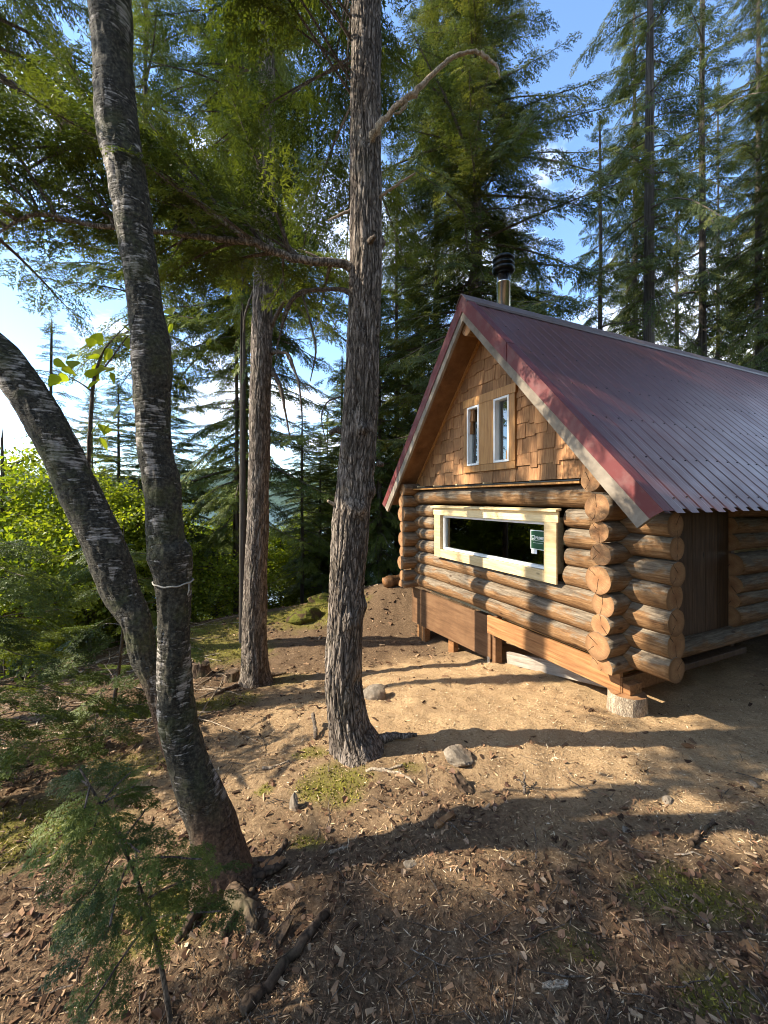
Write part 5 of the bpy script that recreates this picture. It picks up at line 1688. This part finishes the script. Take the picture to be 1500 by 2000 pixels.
# sticks and broken pieces of wood
def stick(label, u0, v0, u1, v1, r, mat='pale_wood', name='stick', lift=0.0, lift1=None, taper=.55, cat='stick'):
    a = gp(u0, v0); b = gp(u1, v1)
    rs = np.random.RandomState(int(u0 + v0))
    n = 14
    t = np.linspace(0, 1, n)
    C = a + (b - a) * t[:, None]
    C[:, :2] += (rs.normal(0, .02, 2) * np.sin(t * pi)[:, None] + rs.normal(0, .004, (n, 2)))
    C[:, 2] = height(C[:, 0], C[:, 1]) + r * .7 + lift * (1 - t) + (lift1 or 0) * t
    R = r * np.linspace(1, taper, n) * (1 + .08 * rs.normal(size=n))
    V_, f_ = tube(C - C[0], R, 9, True)
    o = link(name, mesh_np(name, V_, f_, [MAT[mat]], None, True), None, tuple(C[0]))
    tag(o, label, cat)
stick('pale curved stick lying on the tan ground left of the big trunk', 512, 1510, 565, 1492, .011)
stick('bleached forked stick lying just below the foot of the big trunk', 715, 1508, 810, 1530, .010)
stick('short pale stick beside the bleached forked one below the big trunk', 740, 1508, 785, 1500, .012)
stick('thin upright stick poking out of the chips right of centre', 1046, 1685, 1048, 1640, .004, 'twig', lift=.0, lift1=.06)
stick('short stub standing in the shavings right of the pale rock', 1024, 1555, 1022, 1525, .009, 'twig', lift1=.05)
stick('pale splinter in the shaded duff left of the middle', 645, 1664, 680, 1650, .009)
stick('white splinter among the chips below the pale rock', 975, 1684, 1000, 1696, .007)
stick('long brown root curving through the shaded duff at the lower middle', 430, 1850, 560, 1640, .016, 'rotten', taper=.8, name='root', cat='root')
stick('thick brown branch half buried at the bottom of the slope', 470, 1990, 640, 1790, .022, 'rotten', taper=.7)
stick('bent dark branch in the chips at the right', 1350, 1660, 1395, 1610, .014, 'rotten')
stick('thin pale forked twig crossing the shaded chips at the right', 1320, 1680, 1405, 1690, .004)
stick('long bare grey stick crossing the brushwood left of the second trunk', 270, 1420, 470, 1330, .009)
stick('bare grey stick pointing at the root of the second trunk', 395, 1390, 440, 1310, .008)
stick('thin grey stick lying in the moss below the second trunk', 395, 1345, 500, 1362, .006)
stick('root of the birch running down to the lower left', 425, 1745, 345, 1850, .035, 'rotten', name='root', cat='root', taper=.35)
stick('short root of the birch dipping into the duff below it', 455, 1760, 500, 1830, .04, 'rotten', name='root', cat='root', taper=.3)
stick('root of the birch running out towards the big trunk', 470, 1725, 560, 1690, .035, 'rotten', name='root', cat='root', taper=.3)
stick('root of the big trunk running out towards the yard', 735, 1455, 815, 1440, .04, 'bark', name='root', cat='root', taper=.3)
stick('peg-like stub standing left of the foot of the big trunk', 616, 1444, 611, 1420, .016, 'twig', lift1=.09, taper=.9, name='stub', cat='stub')
stick('fallen mossy log on the crest between the birch and the second trunk', 372, 1218, 492, 1192, .11, 'rotten', name='fallen_log', cat='log', taper=.8)
stick('dark fallen log on the far crest between the two big trunks', 545, 1160, 660, 1148, .10, 'rotten', name='fallen_log', cat='log', taper=.8)
stick('short sawn log lying behind the left corner of the cabin', 752, 1148, 785, 1140, .13, 'board', name='sawn_log', cat='log', taper=.95)
stick('root running out from the second trunk towards the left', 478, 1335, 420, 1360, .03, 'rotten', name='root', cat='root', taper=.4)
stick('root running out from the second trunk towards the right', 520, 1322, 560, 1318, .03, 'rotten', name='root', cat='root', taper=.4)

def chunk(label, u, v, size, yaw, tilt, mat, seed, name='wood_chunk', cat='wood piece'):
    rs = np.random.RandomState(seed)
    p_ = gp(u, v)
    nx_, ny_ = 9, 4
    xs_ = np.linspace(-.5, .5, nx_)
    V_ = []
    for z_ in (-.5, .5):
        for yy_ in np.linspace(-.5, .5, ny_):
            for q, x_ in enumerate(xs_):
                w = 1 - .5 * max(0, abs(x_) - .3) / .2 * rs.uniform(.3, 1)
                V_.append((x_ * size[0] + (rs.normal(0, .04) * size[0] if abs(x_) == .5 else 0), yy_ * w * size[1] + rs.normal(0, .04) * size[1], z_ * size[2] * w + rs.normal(0, .10) * size[2]))
    V_ = np.array(V_)
    F2 = []
    K = nx_ * ny_
    for y_ in range(ny_ - 1):
        for x_ in range(nx_ - 1):
            a = y_ * nx_ + x_
            F2.append((a, a + nx_, a + nx_ + 1, a + 1)); F2.append((K + a, K + a + 1, K + a + nx_ + 1, K + a + nx_))
    for x_ in range(nx_ - 1):
        F2.append((x_, x_ + 1, K + x_ + 1, K + x_)); b = (ny_ - 1) * nx_ + x_
        F2.append((b + 1, b, K + b, K + b + 1))
    for y_ in range(ny_ - 1):
        a = y_ * nx_; F2.append((a + nx_, a, K + a, K + a + nx_)); b = a + nx_ - 1
        F2.append((b, b + nx_, K + b + nx_, K + b))
    o = link(name, mesh_np(name, V_, np.array(F2), [MAT[mat]], None, False), None, (p_[0], p_[1], p_[2] + size[2] * .4), (0, tilt, yaw))
    tag(o, label, cat)
chunk('pale split wood chip standing out in the dark duff near the birch foot', 492, 1815, (.10, .04, .012), 1.9, -.35, 'pale_wood', 1)
chunk('reddish rotten wood slab leaning by the birch foot', 535, 1690, (.12, .05, .02), .5, .2, 'board', 2)
chunk('splintered brown bark slab below the pale rock', 905, 1540, (.15, .06, .035), 2.2, -.5, 'rotten', 3)
chunk('long rotten bark strip lying right of the moss', 870, 1612, (.13, .035, .02), .6, -.1, 'board', 4)
chunk('brown bark flake lying in the yard shadow at the right', 1345, 1462, (.09, .05, .012), .1, .1, 'board', 5)
chunk('yellowish split piece of wood at the bottom of the picture', 1085, 1945, (.085, .02, .012), .1, 0, 'pale_wood', 6)
chunk('round-edged tan bark flake in the lower right shade', 1058, 1778, (.035, .028, .005), .9, .3, 'pale_wood', 7)
chunk('reddish bark slab at the right picture edge near the bottom', 1465, 1855, (.07, .045, .012), .2, .1, 'board', 8)
chunk('splintered upright rotten wood in the lower left duff', 545, 1840, (.16, .03, .02), 1.2, -.2, 'rotten', 9)

# two old stumps left of the second trunk
def stump(label, u, v, r, h, seed):
    rs = np.random.RandomState(seed)
    p_ = gp(u, v)
    def dd(I, TT, C, R):
        P = np.stack([np.cos(TT) * 1.6, np.sin(TT) * 1.6, C[:, 2][:, None] * 3 + 0 * TT], -1).reshape(-1, 3)
        hh = np.clip(1 - (C[:, 2][:, None]) / h, 0, 1)
        return (.25 * r * fbm(P + seed, 3)).reshape(TT.shape) + r * .5 * hh ** 3
    V_, f_ = tube(np.stack([np.zeros(10), np.zeros(10), np.linspace(-.08, h, 10)], 1), np.full(10, r), 28, True, dd)
    top_ = V_[:, 2] > h - .02
    V_[top_, 2] += .3 * h * fbm(V_[top_] * 14, 2)
    cav = np.zeros(len(V_))
    o = link('stump', mesh_np('stump', V_, f_, [MAT['rotten']], None, False, {'cavity': cav}), None, tuple(p_), (0, 0, 0))
    tag(o, label, 'stump')
stump('dark mossy stump between the birch and the second trunk', 392, 1318, .11, .16, 1)
stump('grey broken stump at the left foot of the second trunk', 452, 1325, .09, .11, 2)
